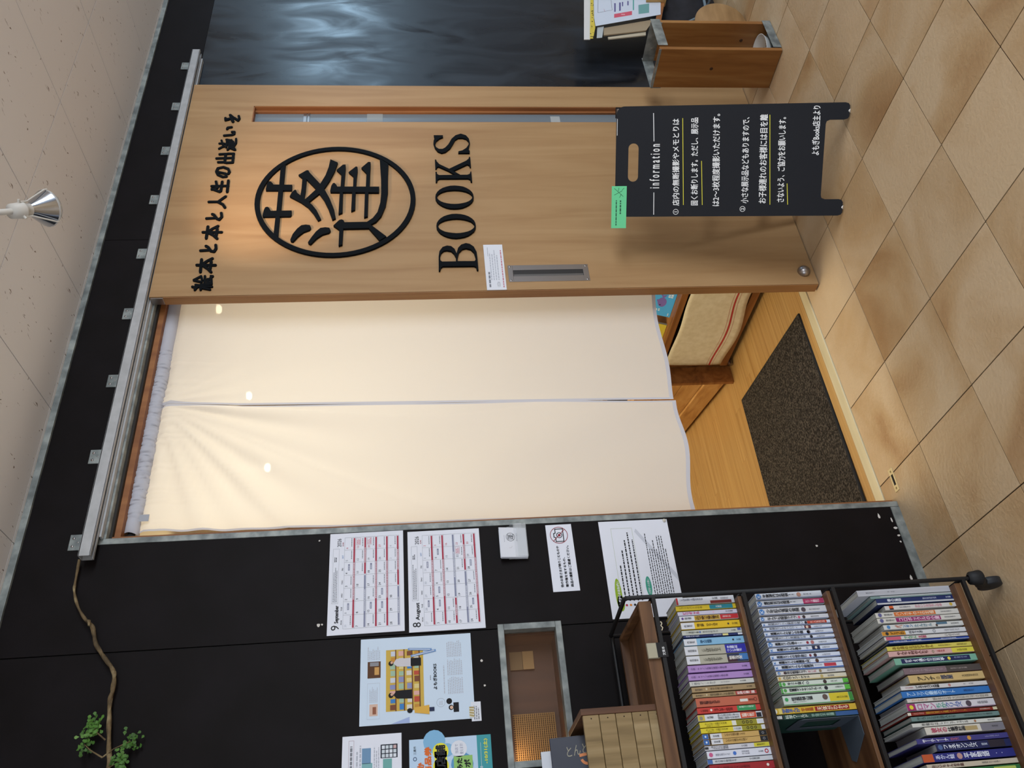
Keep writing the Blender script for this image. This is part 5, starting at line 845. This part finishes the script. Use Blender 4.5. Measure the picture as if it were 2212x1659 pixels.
TOP = [ # xr, xl, h, cover, bands, texts, marks, label
 (-1.368, -1.386, .146, WHT, [(0, .035, '#a8222c'), (.58, .95, '#7c2f2c', 0, .42)], [(.06, .46, '#8a8c96', 'ことばを育てる読みきかせ', .52, .86), (.62, .72, BKK, '文庫', .55, .85), (.76, .9, '#6a6c76', '出版社', .5, .8)], [], 'white paperback with a red top edge and brown-red lower patch, ending the top shelf row'),
 (-1.389, -1.400, .150, '#d3b92c', [(.56, .95, '#237f90')], [(.05, .44, '#7a6a20', 'ビブリオバトルの本', .3, .75), (.66, .76, '#dce6ea', '文庫版', .25, .75)], [], 'paperback with a yellow upper and teal lower spine on the cart\'s top shelf'),
 (-1.403, -1.412, .148, '#c3bfd0', [], [(.08, .36, '#c2437a', 'ビリギャル', .15, .9), (.80, .93, BKK, '文庫', .3, .7)], [('o', .6, .5, .2, '#d8a6c0')], 'lavender white paperback with pink title letters on the cart\'s top shelf'),
 (-1.414, -1.426, .146, WHT, [(.25, .69, '#c79f3a'), (.69, 1, '#b3232a')], [(.08, .20, BKK, '新書', .3, .75), (.27, .67, '#4a3010', '三行で撃つ文章の書き方', .1, .88), (.73, .88, '#e0c8c8', '発売中', .3, .7)], [('o', .05, .5, .24, '#5a3a80')], 'paperback banded white, ochre and red, right of the plain yellow one on the top shelf'),
 (-1.430, -1.446, .146, '#d6b01f', [(0, .23, WHT)], [(.05, .19, BKK, '作家名', .3, .65), (.27, .62, '#6a5410', '翔ぶ夢 ひらく日々', .3, .72), (.86, .96, '#4a3c10', '文庫', .35, .65)], [('o', .80, .5, .14, BKK)], 'yellow paperback with a white top panel on the cart\'s top shelf'),
 (-1.449, -1.460, .147, '#b9bcb4', [(.93, .99, '#3f52a0', .45, 1)], [(.07, .28, BKK, '三浦綾子集', .3, .7), (.34, .6, '#55585c', '氷点の町から', .3, .7), (.82, .9, BKK, '文庫', .35, .65)], [('o', .30, .5, .2, '#4a62a8')], 'grey paperback with a small blue mark beside the thin navy one on the top shelf'),
 (-1.461, -1.466, .145, '#1b2a5e', [(.66, .76, '#d8cf8a'), (.92, 1, '#c9ccd4')], [(.04, .26, '#d4d9e6', '日本人の人生', .1, .9), (.5, .64, '#aeb8d4', '新書版', .15, .85)], [], 'very thin navy paperback with a little yellow square on the cart\'s top shelf'),
 (-1.469, -1.485, .147, '#7fb0d2', [(0, .215, WHT)], [(.05, .18, BKK, '作家名', .3, .65), (.27, .46, '#355a7a', '旅人の純情', .25, .72), (.87, .95, '#2a3a4a', '文庫', .35, .6)], [('o', .82, .5, .14, BKK)], 'light blue paperback with a white top panel on the cart\'s top shelf'),
 (-1.487, -1.508, .149, '#a9a697', [(0, .215, WHT), (.66, 1, '#26279a')], [(.05, .19, BKK, '原田麻衣', .35, .62), (.28, .58, '#5d5b4e', 'ことばのかたち上', .28, .68), (.69, .86, '#cdd0ec', '本の感動小説', .5, .82), (.69, .92, '#cdd0ec', 'ついに文庫化', .14, .44)], [], 'beige paperback with a white top and bright royal blue lower band on the top shelf'),
 (-1.510, -1.529, .149, '#a9a697', [(0, .215, WHT), (.66, 1, '#1d2a4c'), (.66, .82, '#3a1f2c', 0, .6, 2), (.86, 1, '#3f74b0', 0.2, 1, 2)], [(.05, .19, BKK, '原田麻衣', .35, .62), (.28, .58, '#5d5b4e', 'ことばのかたち下', .28, .68), (.69, .9, '#e0dcd8', '映画化決定', .3, .75)], [], 'beige paperback with a white top and dark photo lower band on the top shelf'),
 (-1.532, -1.547, .150, '#a583bd', [], [(.04, .62, '#5c4470', '小説・キャノン先輩の推理と事件簿', .3, .65), (.86, .95, '#4c3860', '文庫', .35, .62)], [], 'lilac paperback beside the beige one with the dark photo band, right of its twin'),
 (-1.551, -1.565, .153, '#a583bd', [], [(.04, .62, '#5c4470', '小説・キャノン先輩の推理と事件簿', .3, .65), (.86, .95, '#4c3860', '文庫', .35, .62)], [], 'lilac paperback beside the plain off-white one, left of its twin'),
 (-1.568, -1.578, .153, '#c5c4be', [], [(.04, .40, '#6a6c70', '一冊のノートから', .25, .75), (.48, .62, '#8a8c90', '村山由佳', .35, .65), (.78, .88, BKK, '文庫', .35, .65)], [], 'plain off-white paperback between a lilac and a tan one on the top shelf'),
 (-1.581, -1.592, .151, '#9c8460', [], [(.05, .17, BKK, '青木和子', .25, .65), (.29, .64, '#3f3424', '幸せの庭に花を植える', .3, .7), (.86, .95, '#3f3424', '文庫', .35, .65)], [('o', .23, .5, .22, '#c6b898')], 'all tan paperback beside the off-white one on the cart\'s top shelf'),
 (-1.595, -1.604, .152, '#9c8460', [(.67, 1, '#a3342f')], [(.05, .17, BKK, '青木和子', .25, .65), (.27, .64, '#3f3424', '庭の暮らしの物語', .2, .75), (.69, .97, '#ead8d4', '好評の第二弾', .15, .85)], [('o', .22, .5, .22, '#c6b898')], 'tan paperback with a red band at the foot of its spine on the top shelf'),
 (-1.606, -1.625, .147, '#b5614a', [(.70, .83, '#d6d4cc', .3, .62)], [(.06, .38, '#4a1f18', '昭和の記憶の町ものがたり', .3, .66), (.84, .93, '#4a1f18', '書房', .35, .6)], [('r', .95, .5, .22, '#8a3f30')], 'thick salmon red paperback with a small white label on the top shelf'),
 (-1.627, -1.639, .148, '#bd3a34', [(.63, .93, '#2f8a54')], [(.05, .17, '#3a1010', '千夜物語', .25, .65), (.27, .56, '#5a1512', 'ラブレターの行方', .2, .75), (.66, .9, '#d6ecdc', '本屋さん発売', .5, .85)], [('o', .22, .5, .22, '#e0d0c8')], 'red paperback with a green band on the cart\'s top shelf'),
 (-1.642, -1.655, .150, WHT, [(0, .11, '#c2ad4c'), (.66, .91, '#c8482a'), (.91, .99, '#20202a', 0, .8)], [(.14, .24, BKK, '名著', .3, .7), (.31, .64, BKK, '翔んだ国立文学と考えた', .5, .9), (.31, .64, BKK, '国語と数学の学習法', .08, .45), (.68, .88, '#e8d0c4', '話題の新刊', .2, .8)], [('o', .05, .45, .3, '#8a8578')], 'white paperback with an orange-red lower block, right of the yellow and olive pair'),
 (-1.658, -1.669, .149, '#d2c12e', [(.50, .57, '#d4d4cc'), (.57, .89, '#8f8a2c'), (.89, 1, WHT)], [(.08, .42, '#3a3408', 'カレンダーの調べ方の本', .4, .8), (.10, .3, '#5a5210', '季節のことば', .1, .32)], [('r', .68, .5, .3, '#3a2c10'), ('r', .74, .5, .32, '#3a2c10'), ('r', .80, .45, .3, '#3a2c10')], 'yellow and olive paperback with ring ornaments and a white foot, right one of a pair'),
 (-1.671, -1.681, .149, '#d2c12e', [(.50, .64, '#c8c9c8'), (.64, .94, '#8f8a2c'), (.94, 1, WHT)], [(.08, .42, '#3a3408', 'カレンダーの調べ方の本', .4, .8), (.10, .3, '#5a5210', '季節のことば', .1, .32), (.52, .62, '#5a5c60', '三訂版', .3, .7)], [('r', .73, .5, .3, '#3a2c10'), ('r', .79, .5, .32, '#3a2c10'), ('r', .85, .5, .3, '#3a2c10')], 'yellow and olive paperback with a grey middle panel, left one of a pair'),
 (-1.683, -1.694, .148, '#c09d5e', [(0, .09, '#2f62a8'), (.09, .12, '#20202a'), (.12, .30, WHT), (.88, 1, '#17181c')], [(.16, .26, BKK, '宮本輝', .3, .7), (.34, .66, '#4a3410', 'いのちの歌が聞こえる', .35, .85)], [('o', .045, .5, .2, '#c8d6ea'), ('r', .94, .5, .25, '#8a8a90')], 'tan blue-topped paperback with a black foot, touching the yellow and olive pair'),
 (-1.695, -1.706, .148, '#c09d5e', [(0, .09, '#2f62a8'), (.09, .12, '#20202a'), (.12, .30, WHT), (.88, 1, '#17181c')], [(.16, .26, BKK, '宮本輝', .3, .7), (.34, .68, '#4a3410', 'いのちの歌がまだ続く', .35, .85)], [('o', .045, .5, .2, '#c8d6ea'), ('r', .94, .5, .25, '#8a8a90')], 'tan blue-topped paperback with a black foot, next to the pale one with a yellow foot'),
 (-1.708, -1.717, .148, '#c4c4cc', [(.76, 1, '#c9c034'), (0, .06, '#2a2a30', .2, .8)], [(.12, .36, BKK, 'ふたりの物語', .1, .5), (.10, .36, BKK, '風のうたう坂道', .52, .92), (.56, .66, '#5a5c66', '文庫', .3, .7), (.80, .93, '#4a4a20', '創刊', .3, .7)], [], 'pale paperback with a yellow foot on the cart\'s top shelf'),
 (-1.719, -1.734, .146, '#cfd2de', [], [(.13, .36, '#7a7c8a', '季節の風のたより', .3, .62), (.54, .66, '#5a5c6a', '池澤春菜', .55, .75), (.54, .66, '#5a5c6a', '池上冬樹', .25, .45), (.80, .88, BKK, '文庫', .4, .6)], [('o', .06, .5, .3, '#c05a86'), ('o', .43, .5, .26, '#3f6ec0'), ('r', .93, .5, .3, '#b0222e')], 'thick white paperback with pink and blue round marks and a red ring'),
 (-1.736, -1.745, .148, '#c3c5cc', [(0, .08, '#3f66a8')], [(.11, .45, '#4a4c55', 'あの夏の物語を今', .25, .75), (.64, .8, BKK, '文庫版', .35, .75)], [], 'grey white paperback with a blue top edge beside the deep red one'),
 (-1.747, -1.762, .146, '#97222a', [], [(.10, .62, '#5a1418', '赤い屋根の小さな書店', .3, .7)], [('o', .90, .5, .2, '#ded4cc')], 'deep red paperback at the picture edge on the cart\'s top shelf'),
]
for r in TOP: book(r[0], r[1], .7092, r[2], .105, r[3], r[7], r[4], r[5], r[6], group=G1)
KB = '#1f4f9c'
def kids(i, t0, t1, col='#cdd3df'):
    return col
MID = [
 (-1.369, -1.384, .170, '#cdd2dc', [(0, 1, KB, 0, .05)], [(.11, .58, BKK, '平賀源内は名探偵!!', .25, .85), (.72, .84, '#5a5c66', '楠木誠一郎', .38, .62)], [('k', .045, .52, .42, ''), ('o', .65, .5, .38, '#b58a7a')], 'white children\'s paperback with a blue round mark, first on the right of the middle shelf'),
 (-1.388, -1.402, .172, '#cdd2dc', [(0, 1, KB, 0, .1), (.69, 1, '#b53a68')], [(.11, .58, BKK, '豊臣秀吉は名探偵!!', .25, .85), (.72, .93, '#ecc8d8', 'シリーズ最新刊', .25, .75)], [('k', .045, .52, .42, '')], 'white children\'s paperback with a magenta band at its foot on the middle shelf'),
 (-1.407, -1.423, .172, '#c6c7cc', [(0, 1, KB, 0, .05)], [(.11, .60, BKK, '少年紅孔雀姫の冒険', .25, .85), (.74, .9, '#6a6c76', '作家名', .35, .6)], [('k', .045, .5, .42, ''), ('o', .66, .5, .36, '#4a3f48')], 'greyish white children\'s paperback between the magenta banded one and the one with a pink dot'),
 (-1.428, -1.438, .174, '#c9cad0', [(0, 1, KB, 0, .06)], [(.11, .54, BKK, 'なんでも探偵クラブ', .15, .9), (.74, .86, '#5a5c66', '関田涙', .3, .65)], [('k', .04, .5, .46, ''), ('o', .57, .5, .32, '#c2607c'), ('o', .64, .5, .4, '#3c2c30')], 'white children\'s paperback with a pink dot and a dark round picture on the middle shelf'),
 (-1.443, -1.451, .172, '#cdd4e2', [(0, 1, KB, 0, .12), (.66, .95, '#b8402c')], [(.09, .60, BKK, '黒魔女さんと最後の戦い', .2, .9), (.70, .92, '#ecd4cc', '大人気作品', .2, .8)], [('K', .03, .55, .26, ''), ('o', .64, .5, .42, '#2c222a')], 'blue edged children\'s paperback with an orange-red band on the middle shelf'),
 (-1.454, -1.462, .172, '#cdd4e2', [(0, 1, KB, 0, .12), (.60, .70, '#5a2430')], [(.09, .58, BKK, '黒魔女さんのハロウィーン', .2, .9), (.74, .86, '#5a5c66', '石崎洋司', .3, .7)], [('K', .03, .55, .26, ''), ('o', .64, .5, .42, '#d8c0ac')], 'blue edged children\'s paperback with a maroon picture square, next to the orange-red banded one'),
 (-1.465, -1.475, .172, '#cdd4e2', [(0, 1, KB, 0, .12)], [(.09, .56, BKK, '黒魔女さんの呪いの学園', .2, .85), (.74, .86, '#5a5c66', '石崎洋司', .3, .7)], [('K', .03, .55, .22, ''), ('o', .64, .5, .44, '#2c2430'), ('o', .63, .45, .25, '#d8bcac')], 'blue edged children\'s paperback with a dark haired face picture, left of the maroon square one'),
 (-1.478, -1.486, .171, '#cdd4e2', [(0, 1, KB, 0, .14)], [(.09, .58, BKK, '黒魔女さんと黒魔術の本', .2, .9), (.74, .86, '#5a5c66', '石崎洋司', .3, .7)], [('K', .03, .55, .26, ''), ('o', .66, .5, .46, '#1c1a24')], 'thin blue edged children\'s paperback with a plain black round picture on the middle shelf'),
 (-1.490, -1.501, .171, '#ccd3e0', [(0, 1, KB, 0, .08)], [(.11, .50, BKK, '黒魔女さんが通る!!', .2, .85), (.74, .86, '#5a5c66', '石崎洋司', .3, .62)], [('k', .04, .5, .48, ''), ('o', .58, .5, .3, '#8a2a3a'), ('o', .65, .5, .4, '#a86a6a')], 'children\'s paperback with a large blue round mark and a dark red dot'),
 (-1.504, -1.515, .170, '#ccd3e0', [(0, 1, KB, 0, .2), (.62, .74, '#20284a', .2, 1)], [(.11, .46, BKK, '黒魔女さんが通る', .28, .88), (.77, .88, '#5a5c66', '石崎洋司', .38, .72)], [('K', .03, .6, .24, ''), ('r', .55, .6, .22, '#5a6a90'), ('o', .68, .6, .28, '#d6d0ce')], 'children\'s paperback with a wide blue edge and a navy picture square on the middle shelf'),
 (-1.521, -1.531, .172, '#cdd4e2', [(0, 1, KB, 0, .12)], [(.09, .52, '#3c3f4a', '黒魔女さんの修学旅行', .2, .85), (.74, .86, '#6a6c76', '石崎洋司', .3, .7)], [('K', .03, .55, .24, ''), ('o', .57, .5, .3, '#7a2f40'), ('o', .64, .5, .4, '#3a2a30')], 'blue edged children\'s paperback with a wine coloured dot, left of the navy square one'),
 (-1.534, -1.544, .170, '#cdd4e2', [(0, 1, KB, 0, .12)], [(.09, .54, BKK, '黒魔女さんの黒魔術入門', .2, .85), (.74, .86, '#5a5c66', '石崎洋司', .3, .7)], [('K', .03, .55, .24, ''), ('o', .64, .5, .44, '#4a2f22')], 'blue edged children\'s paperback with a brown picture, next to the one tagged red'),
 (-1.545, -1.557, .168, '#cdd4e2', [(0, 1, KB, 0, .22), (.72, .90, '#b53848', .3, .95)], [(.10, .56, BKK, '黒魔女さんの小説教室', .3, .9), (.58, .69, '#8a8c96', '特別版', .5, .8)], [('K', .03, .6, .22, '')], 'children\'s paperback with a wide blue lower edge and a red tag near its foot'),
 (-1.559, -1.567, .168, '#cbcac8', [], [(.11, .44, BKK, '都会の怪盗クラブ', .15, .9), (.46, .58, '#b05868', '青い鳥', .2, .8), (.74, .86, '#5a5c66', '関田涙', .3, .7)], [('k', .04, .5, .42, ''), ('o', .12, .5, .3, '#8a2034'), ('o', .64, .5, .42, '#8a7858')], 'white children\'s paperback with one wine red title sign beside the cream one'),
 (-1.570, -1.580, .168, '#cfc9b4', [(0, 1, '#b89a3c', 0, .12)], [(.08, .46, BKK, 'ハロウィン・ナイト', .25, .85), (.72, .82, '#5a5c66', '柏葉', .3, .7)], [('o', .03, .55, .3, '#c8a24a'), ('o', .64, .5, .36, '#b8a468')], 'cream children\'s paperback with a gold edge on the middle shelf'),
 (-1.583, -1.594, .168, '#c6d0c6', [(0, .04, '#4f9a4a'), (.92, 1, '#58b040'), (0, 1, '#4f9a4a', 0, .12)], [(.12, .36, BKK, 'キミト宙へ', .3, .88), (.74, .84, '#3a3c44', '床丸', .4, .7)], [('o', .07, .55, .34, '#4f9a4a'), ('r', .41, .55, .3, '#5a5c66'), ('o', .66, .55, .4, '#3a2c2c')], 'white and bright green children\'s paperback with a dark haired face, right of its green neighbour'),
 (-1.597, -1.610, .167, '#c6d0c6', [(0, .03, '#4f9a4a'), (.92, 1, '#58b040'), (0, 1, '#4f9a4a', 0, .14)], [(.12, .58, BKK, '四重奏ダイヤモンドブルース', .35, .88), (.78, .9, '#2a2c34', '広嶋玲子', .5, .8)], [('o', .06, .6, .3, '#4f9a4a'), ('o', .65, .6, .34, '#22222a')], 'white and green children\'s paperback with a black round picture, touching the thick yellow footed one'),
 (-1.614, -1.635, .168, '#c3cdc8', [(0, 1, '#3f8a4c', 0, .08), (.66, .94, '#cbb92e', .12, 1), (.94, 1, '#3f8a3c')], [(.12, .42, BKK, '怪盗探偵山猫', .42, .82), (.13, .32, '#4a4c55', '虚像のウロボロス', .22, .36), (.76, .92, '#5a5210', '角川文庫', .4, .6)], [('o', .05, .6, .2, '#3f9a5a'), ('o', .60, .62, .3, '#5a4a44')], 'thick white children\'s paperback with a yellow lower block and green foot on the middle shelf'),
 (-1.640, -1.653, .206, '#c9a636', [(.10, .14, '#d8c670'), (.52, .92, '#8e2422', .1, .9)], [(.14, .34, '#2f5aa8', '学習まんが', .1, .9), (.36, .50, '#a04a22', '宇宙編', .25, .75), (.55, .90, '#ead4b8', '天体がわかる', .2, .82)], [('o', .06, .5, .4, '#d9d6c8')], 'tall yellow comic paperback with a dark red title panel on the middle shelf'),
 (-1.655, -1.665, .206, '#23433c', [(0, .14, '#0f1114'), (.74, 1, '#2f5488')], [(.02, .12, '#d0d2d0', '学習図鑑', .15, .85), (.16, .42, '#c3d0c6', '科学ワールド', .1, .9), (.46, .72, '#8aa89a', '宇宙の不思議', .2, .8)], [], 'tall dark green and blue science paperback held by the grey bookend on the middle shelf'),
]
for r in MID: book(r[0], r[1], .4842, r[2], .113 if r[2] < .19 else .145, r[3], r[7], r[4], r[5], r[6], group=G2)
ed = node('bookend', label='grey steel bookend holding the books on the cart\'s middle shelf', cat='bookend'); M_BE = P('#5a6470', .4, .3)
b = plate([rrect(-.310, .4845, -.205, .625, .016, 'bc'), rrect(-.285, .515, -.225, .598, .006)], .0012, M_BE, lambda x, y, z_: (-1.6672 + z_, x, y)); b.obj('upright', ed)
MB().prism([(-1.667, -.312, .4848), (-1.667, -.205, .4848), (-1.745, -.215, .4848), (-1.752, -.235, .4848), (-1.708, -.312, .4848)], (0, 0, .0012), M_BE).obj('foot', ed)
LOW = [
 (-1.376, -1.391, .244, '#c9ccd6', [], [(.09, .18, '#5a5c66', '星のはなし', .4, .6), (.32, .40, '#7a7c86', '絵 作家', .42, .6)], [], 'tall white hardcover first on the right of the cart\'s bottom shelf'),
 (-1.393, -1.399, .214, '#7f9a98', [(.12, 1, '#c3c6c8', .45, 1)], [], [], 'thin sea green and grey book beside the tall white hardcover on the bottom shelf'),
 (-1.400, -1.415, .202, '#1a2a5c', [(0, 1, '#b9bcc0', 0, .28)], [(.14, .32, '#d8dce8', '春の童話', .4, .9), (.60, .78, '#b8c0d8', '野坂昭如', .5, .8), (.90, .97, '#c8d0e0', '文庫', .5, .8)], [], 'navy book with a white left edge near the right end of the bottom shelf'),
 (-1.419, -1.429, .186, '#c9c6c4', [(.06, .12, '#c85a2c', .1, 1), (.06, .12, '#3a3a5a', 0, .3)], [(.20, .36, '#6a6c76', '斉藤洋', .3, .7), (.42, .80, '#c88a98', 'かわいいおはなしの本', .15, .9)], [('o', .93, .55, .4, '#c2a23a')], 'short white book with pink letters and an orange mark on the bottom shelf'),
 (-1.435, -1.447, .216, '#c9c7c0', [(.22, .72, '#c86a2c', .05, .95)], [(.10, .20, '#4a4c55', '理論社', .3, .7), (.24, .70, '#ecd0b4', 'ハンカチの上の花畑', .2, .8), (.78, .92, '#5a5c66', '安房直子', .35, .65)], [('o', .05, .5, .4, '#5a5a8a')], 'white book with a long orange title cloud on the bottom shelf'),
 (-1.449, -1.461, .216, '#c9c7c0', [(.22, .76, '#8a2464', .05, .95)], [(.10, .20, '#4a4c55', '理論社', .3, .7), (.26, .74, '#ecc8dc', 'コロボックルの小屋', .15, .85), (.80, .94, '#5a5c66', '安房直子', .35, .65)], [('o', .05, .5, .4, '#5a5a8a')], 'white book with a long magenta title cloud on the bottom shelf'),
 (-1.466, -1.477, .206, '#c9cac8', [(.66, .80, '#4a6a80', .45, 1)], [(.14, .24, '#c07a68', 'ぺ', .2, .8), (.24, .36, '#3f6ea8', 'ンギン', .2, .8), (.38, .60, '#6a8a9a', 'たんけん', .2, .8), (.84, .94, '#3a3c44', '岩崎書店', .35, .65)], [('o', .06, .5, .4, '#4a82b8'), ('o', .66, .3, .26, '#4a3a34')], 'white book with multicoloured letters and a small painted figure on the bottom shelf'),
 (-1.482, -1.492, .216, '#cbccd0', [(0, .28, '#c2862a')], [(.10, .26, '#5a3a10', 'どうわ', .2, .8), (.32, .48, '#4a4c55', '川のうさぎ', .2, .8), (.74, .92, '#8a8c92', '偕成社', .3, .7)], [('o', .06, .5, .4, '#2a2a2a'), ('r', .62, .5, .38, '#8a8c92')], 'white book with an orange top and a small black mark on the bottom shelf'),
 (-1.495, -1.503, .214, '#c9c6c4', [(.02, .20, '#c25a72')], [(.24, .38, '#5a9a6a', 'でんでん', .1, .9), (.40, .50, '#b04a66', '太鼓', .1, .9), (.72, .90, '#3a3c44', 'いのうえ', .2, .8)], [], 'thin white book with a pink top block and green letters on the bottom shelf'),
 (-1.505, -1.510, .205, '#27459a', [(0, 1, '#c3c6c0', 0, .25)], [(.05, .40, '#c8d2ea', '文学の森・少年版', .3, .95), (.64, .84, '#b8c4e2', '作品集', .3, .95)], [], 'very thin bright blue book left of the pink topped one on the bottom shelf'),
 (-1.518, -1.528, .216, '#c9bc58', [], [(.06, .54, '#8a6a24', 'あの湯のおばけずかん', .15, .85), (.60, .76, '#7a6c2a', '富安陽子', .35, .7), (.82, .94, '#6a5c1a', '偕成社', .3, .7)], [], 'soft yellow book with brown letters on the bottom shelf'),
 (-1.530, -1.542, .217, '#c8a09c', [(.74, 1, '#cfc445')], [(.10, .46, '#5a2a2a', 'やんちゃ村の人たち', .2, .85), (.56, .66, '#a0303a', '絵', .35, .7), (.80, .92, '#6a6420', '文研出版', .3, .7)], [('r', .52, .5, .25, '#7a7a5a')], 'pink book with a yellow foot on the bottom shelf'),
 (-1.547, -1.562, .208, '#74a892', [(.08, .92, '#1c2550', .12, .88)], [(.12, .60, '#dfe3ee', 'がちょう通りの三日月亭', .25, .75), (.72, .88, '#9aa6cc', '作家の名', .45, .7)], [('o', .66, .5, .26, '#d8c84a')], 'sea green book with a navy spine panel and a yellow crescent on the bottom shelf'),
 (-1.571, -1.585, .194, '#77646a', [(.55, 1, '#4a4340')], [(.08, .55, '#a8969c', 'ひとりで読むおはなし', .3, .7), (.60, .82, '#a89c98', '岩波少年文庫', .35, .6)], [], 'mauve and dark brown book beside the sea green one on the bottom shelf'),
 (-1.588, -1.605, .188, '#c3a872', [], [(.12, .34, '#1c1a1a', 'アンナ', .2, .75), (.36, .41, '#6a5a3a', 'の', .3, .6), (.42, .58, '#22345a', '部屋', .2, .75), (.70, .92, '#1c1a1a', '古田足日', .35, .65)], [], 'cream tan book with heavy black title signs on the bottom shelf'),
 (-1.611, -1.620, .215, '#c6c4c4', [], [(.05, .14, '#b07a86', '児童書', .3, .7), (.17, .44, '#1f1f24', 'ジャガイモスパイ大作戦', .15, .9), (.72, .84, '#6a6c76', '作 大塚', .35, .7)], [('o', .56, .5, .36, '#b07a76')], 'white book with a dusty pink mark beside the bright blue one on the bottom shelf'),
 (-1.623, -1.637, .218, '#2f6cb0', [], [(.06, .60, '#b8d4ee', 'アレッツの最後のオート', .15, .8), (.70, .82, '#1a3a6a', '講談社', .35, .65)], [], 'bright blue hardcover with pale letters on the bottom shelf'),
 (-1.640, -1.648, .210, '#c6c1ba', [], [(.05, .24, '#c08a6a', 'さよなら', .2, .8), (.30, .96, '#7a766e', '野本日本大百科月刊の読本', .15, .85)], [], 'thin ivory book with closely set grey letters beside the bright blue hardcover'),
 (-1.651, -1.667, .216, '#c9c6cc', [(0, .10, '#9a2a6a'), (0, 1, '#8a4a7c', 0, .06)], [(.12, .32, '#b0568a', 'ロマン', .12, .9), (.33, .44, '#4a9a86', 'ちか', .12, .9), (.44, .62, '#4a62a8', 'クリムズ', .12, .9), (.80, .92, '#5a5c66', '森絵都', .35, .7)], [('o', .05, .5, .3, '#d8c832'), ('o', .70, .5, .42, '#4a3f4a')], 'white book with pink, green and blue letters and a magenta top, bottom shelf'),
 (-1.670, -1.677, .220, '#7c241c', [(0, .04, '#cfc8b8'), (.95, 1, '#c8c0a0')], [(.06, .18, '#c88a7a', '岩波', .2, .8), (.20, .66, '#c8a032', '御月見と風とアート', .15, .9), (.80, .92, '#d8c4b4', '斎藤洋', .3, .7)], [], 'thin dark red book with golden letters on the bottom shelf'),
 (-1.680, -1.689, .215, '#67807e', [], [(.06, .50, '#2a3a3a', 'やんごとなき詩人たち', .2, .85), (.60, .92, '#3a4c4a', '長田弘訳みすず書房', .3, .7)], [], 'grey teal book between the thin dark red one and a white one'),
 (-1.694, -1.702, .218, '#c8c8c2', [], [(.10, .62, '#1c1c20', '林檎のはしっこアップル', .2, .85), (.84, .92, '#3a3c44', '教育画劇', .35, .65)], [('o', .70, .5, .34, '#9a6a4a')], 'white book with black title signs and a small brown bird on the bottom shelf'),
 (-1.704, -1.720, .191, '#c9c4ba', [(.70, 1, '#75737c'), (.50, .66, '#a89468', .2, .8)], [(.07, .27, '#b03058', '彼女の', .2, .85), (.28, .50, '#1f1f24', '仕事場計画', .2, .85), (.84, .92, BKK, '白水社', .4, .65)], [], 'cream book with crimson and black title and a grey lower block on the bottom shelf'),
 (-1.727, -1.738, .220, '#3c3a78', [], [(.06, .34, '#e0e0ea', 'サーティーナ', .2, .8), (.36, .46, '#a85a6a', '実', .25, .75), (.74, .90, '#8a8ab8', '新潮社', .35, .65)], [('o', .57, .5, .42, '#c08a3c')], 'violet blue book with an orange oval on the bottom shelf'),
 (-1.740, -1.756, .179, '#1d2450', [(.70, .92, '#241f2c')], [(.10, .54, '#e0e4ee', 'フォネオンソルス', .2, .85), (.60, .68, '#c8d2e6', '銀賞', .35, .65)], [('o', .05, .5, .34, '#4a6090')], 'shorter night blue book with white diagonal letters on the bottom shelf'),
 (-1.760, -1.777, .220, '#262a72', [(0, .12, '#b4512c')], [(.14, .34, '#c8cce8', 'あかん蛙', .25, .8), (.45, .72, '#dfe3f2', '平家物語', .2, .85)], [('o', .40, .5, .38, '#b08a86'), ('o', .80, .5, .06, '#c8cce8'), ('o', .86, .5, .06, '#c8cce8')], 'deep blue book with an orange top and a brown round picture on the bottom shelf'),
 (-1.781, -1.791, .216, '#b9ae9c', [], [(.05, .40, '#5a3a34', 'おじいちゃんの手紙', .2, .8), (.6, .8, '#3a3c44', '語り手', .35, .7)], [], 'beige book at the picture edge of the bottom shelf'),
 (-1.794, -1.806, .21, '#2f6a3c', [(.7, .95, '#a8b85a', .2, .8)], [], [], 'dark green book with a pale green patch at the picture edge of the bottom shelf'),
 (-1.809, -1.830, .20, '#c43a44', [(0, .6, '#d2c03a')], [], [], 'yellow and red book at the far picture edge of the bottom shelf'),
]
for r in LOW: book(r[0], r[1], .1492, r[2], .150, r[3], r[7], r[4], r[5], r[6], group=G3)
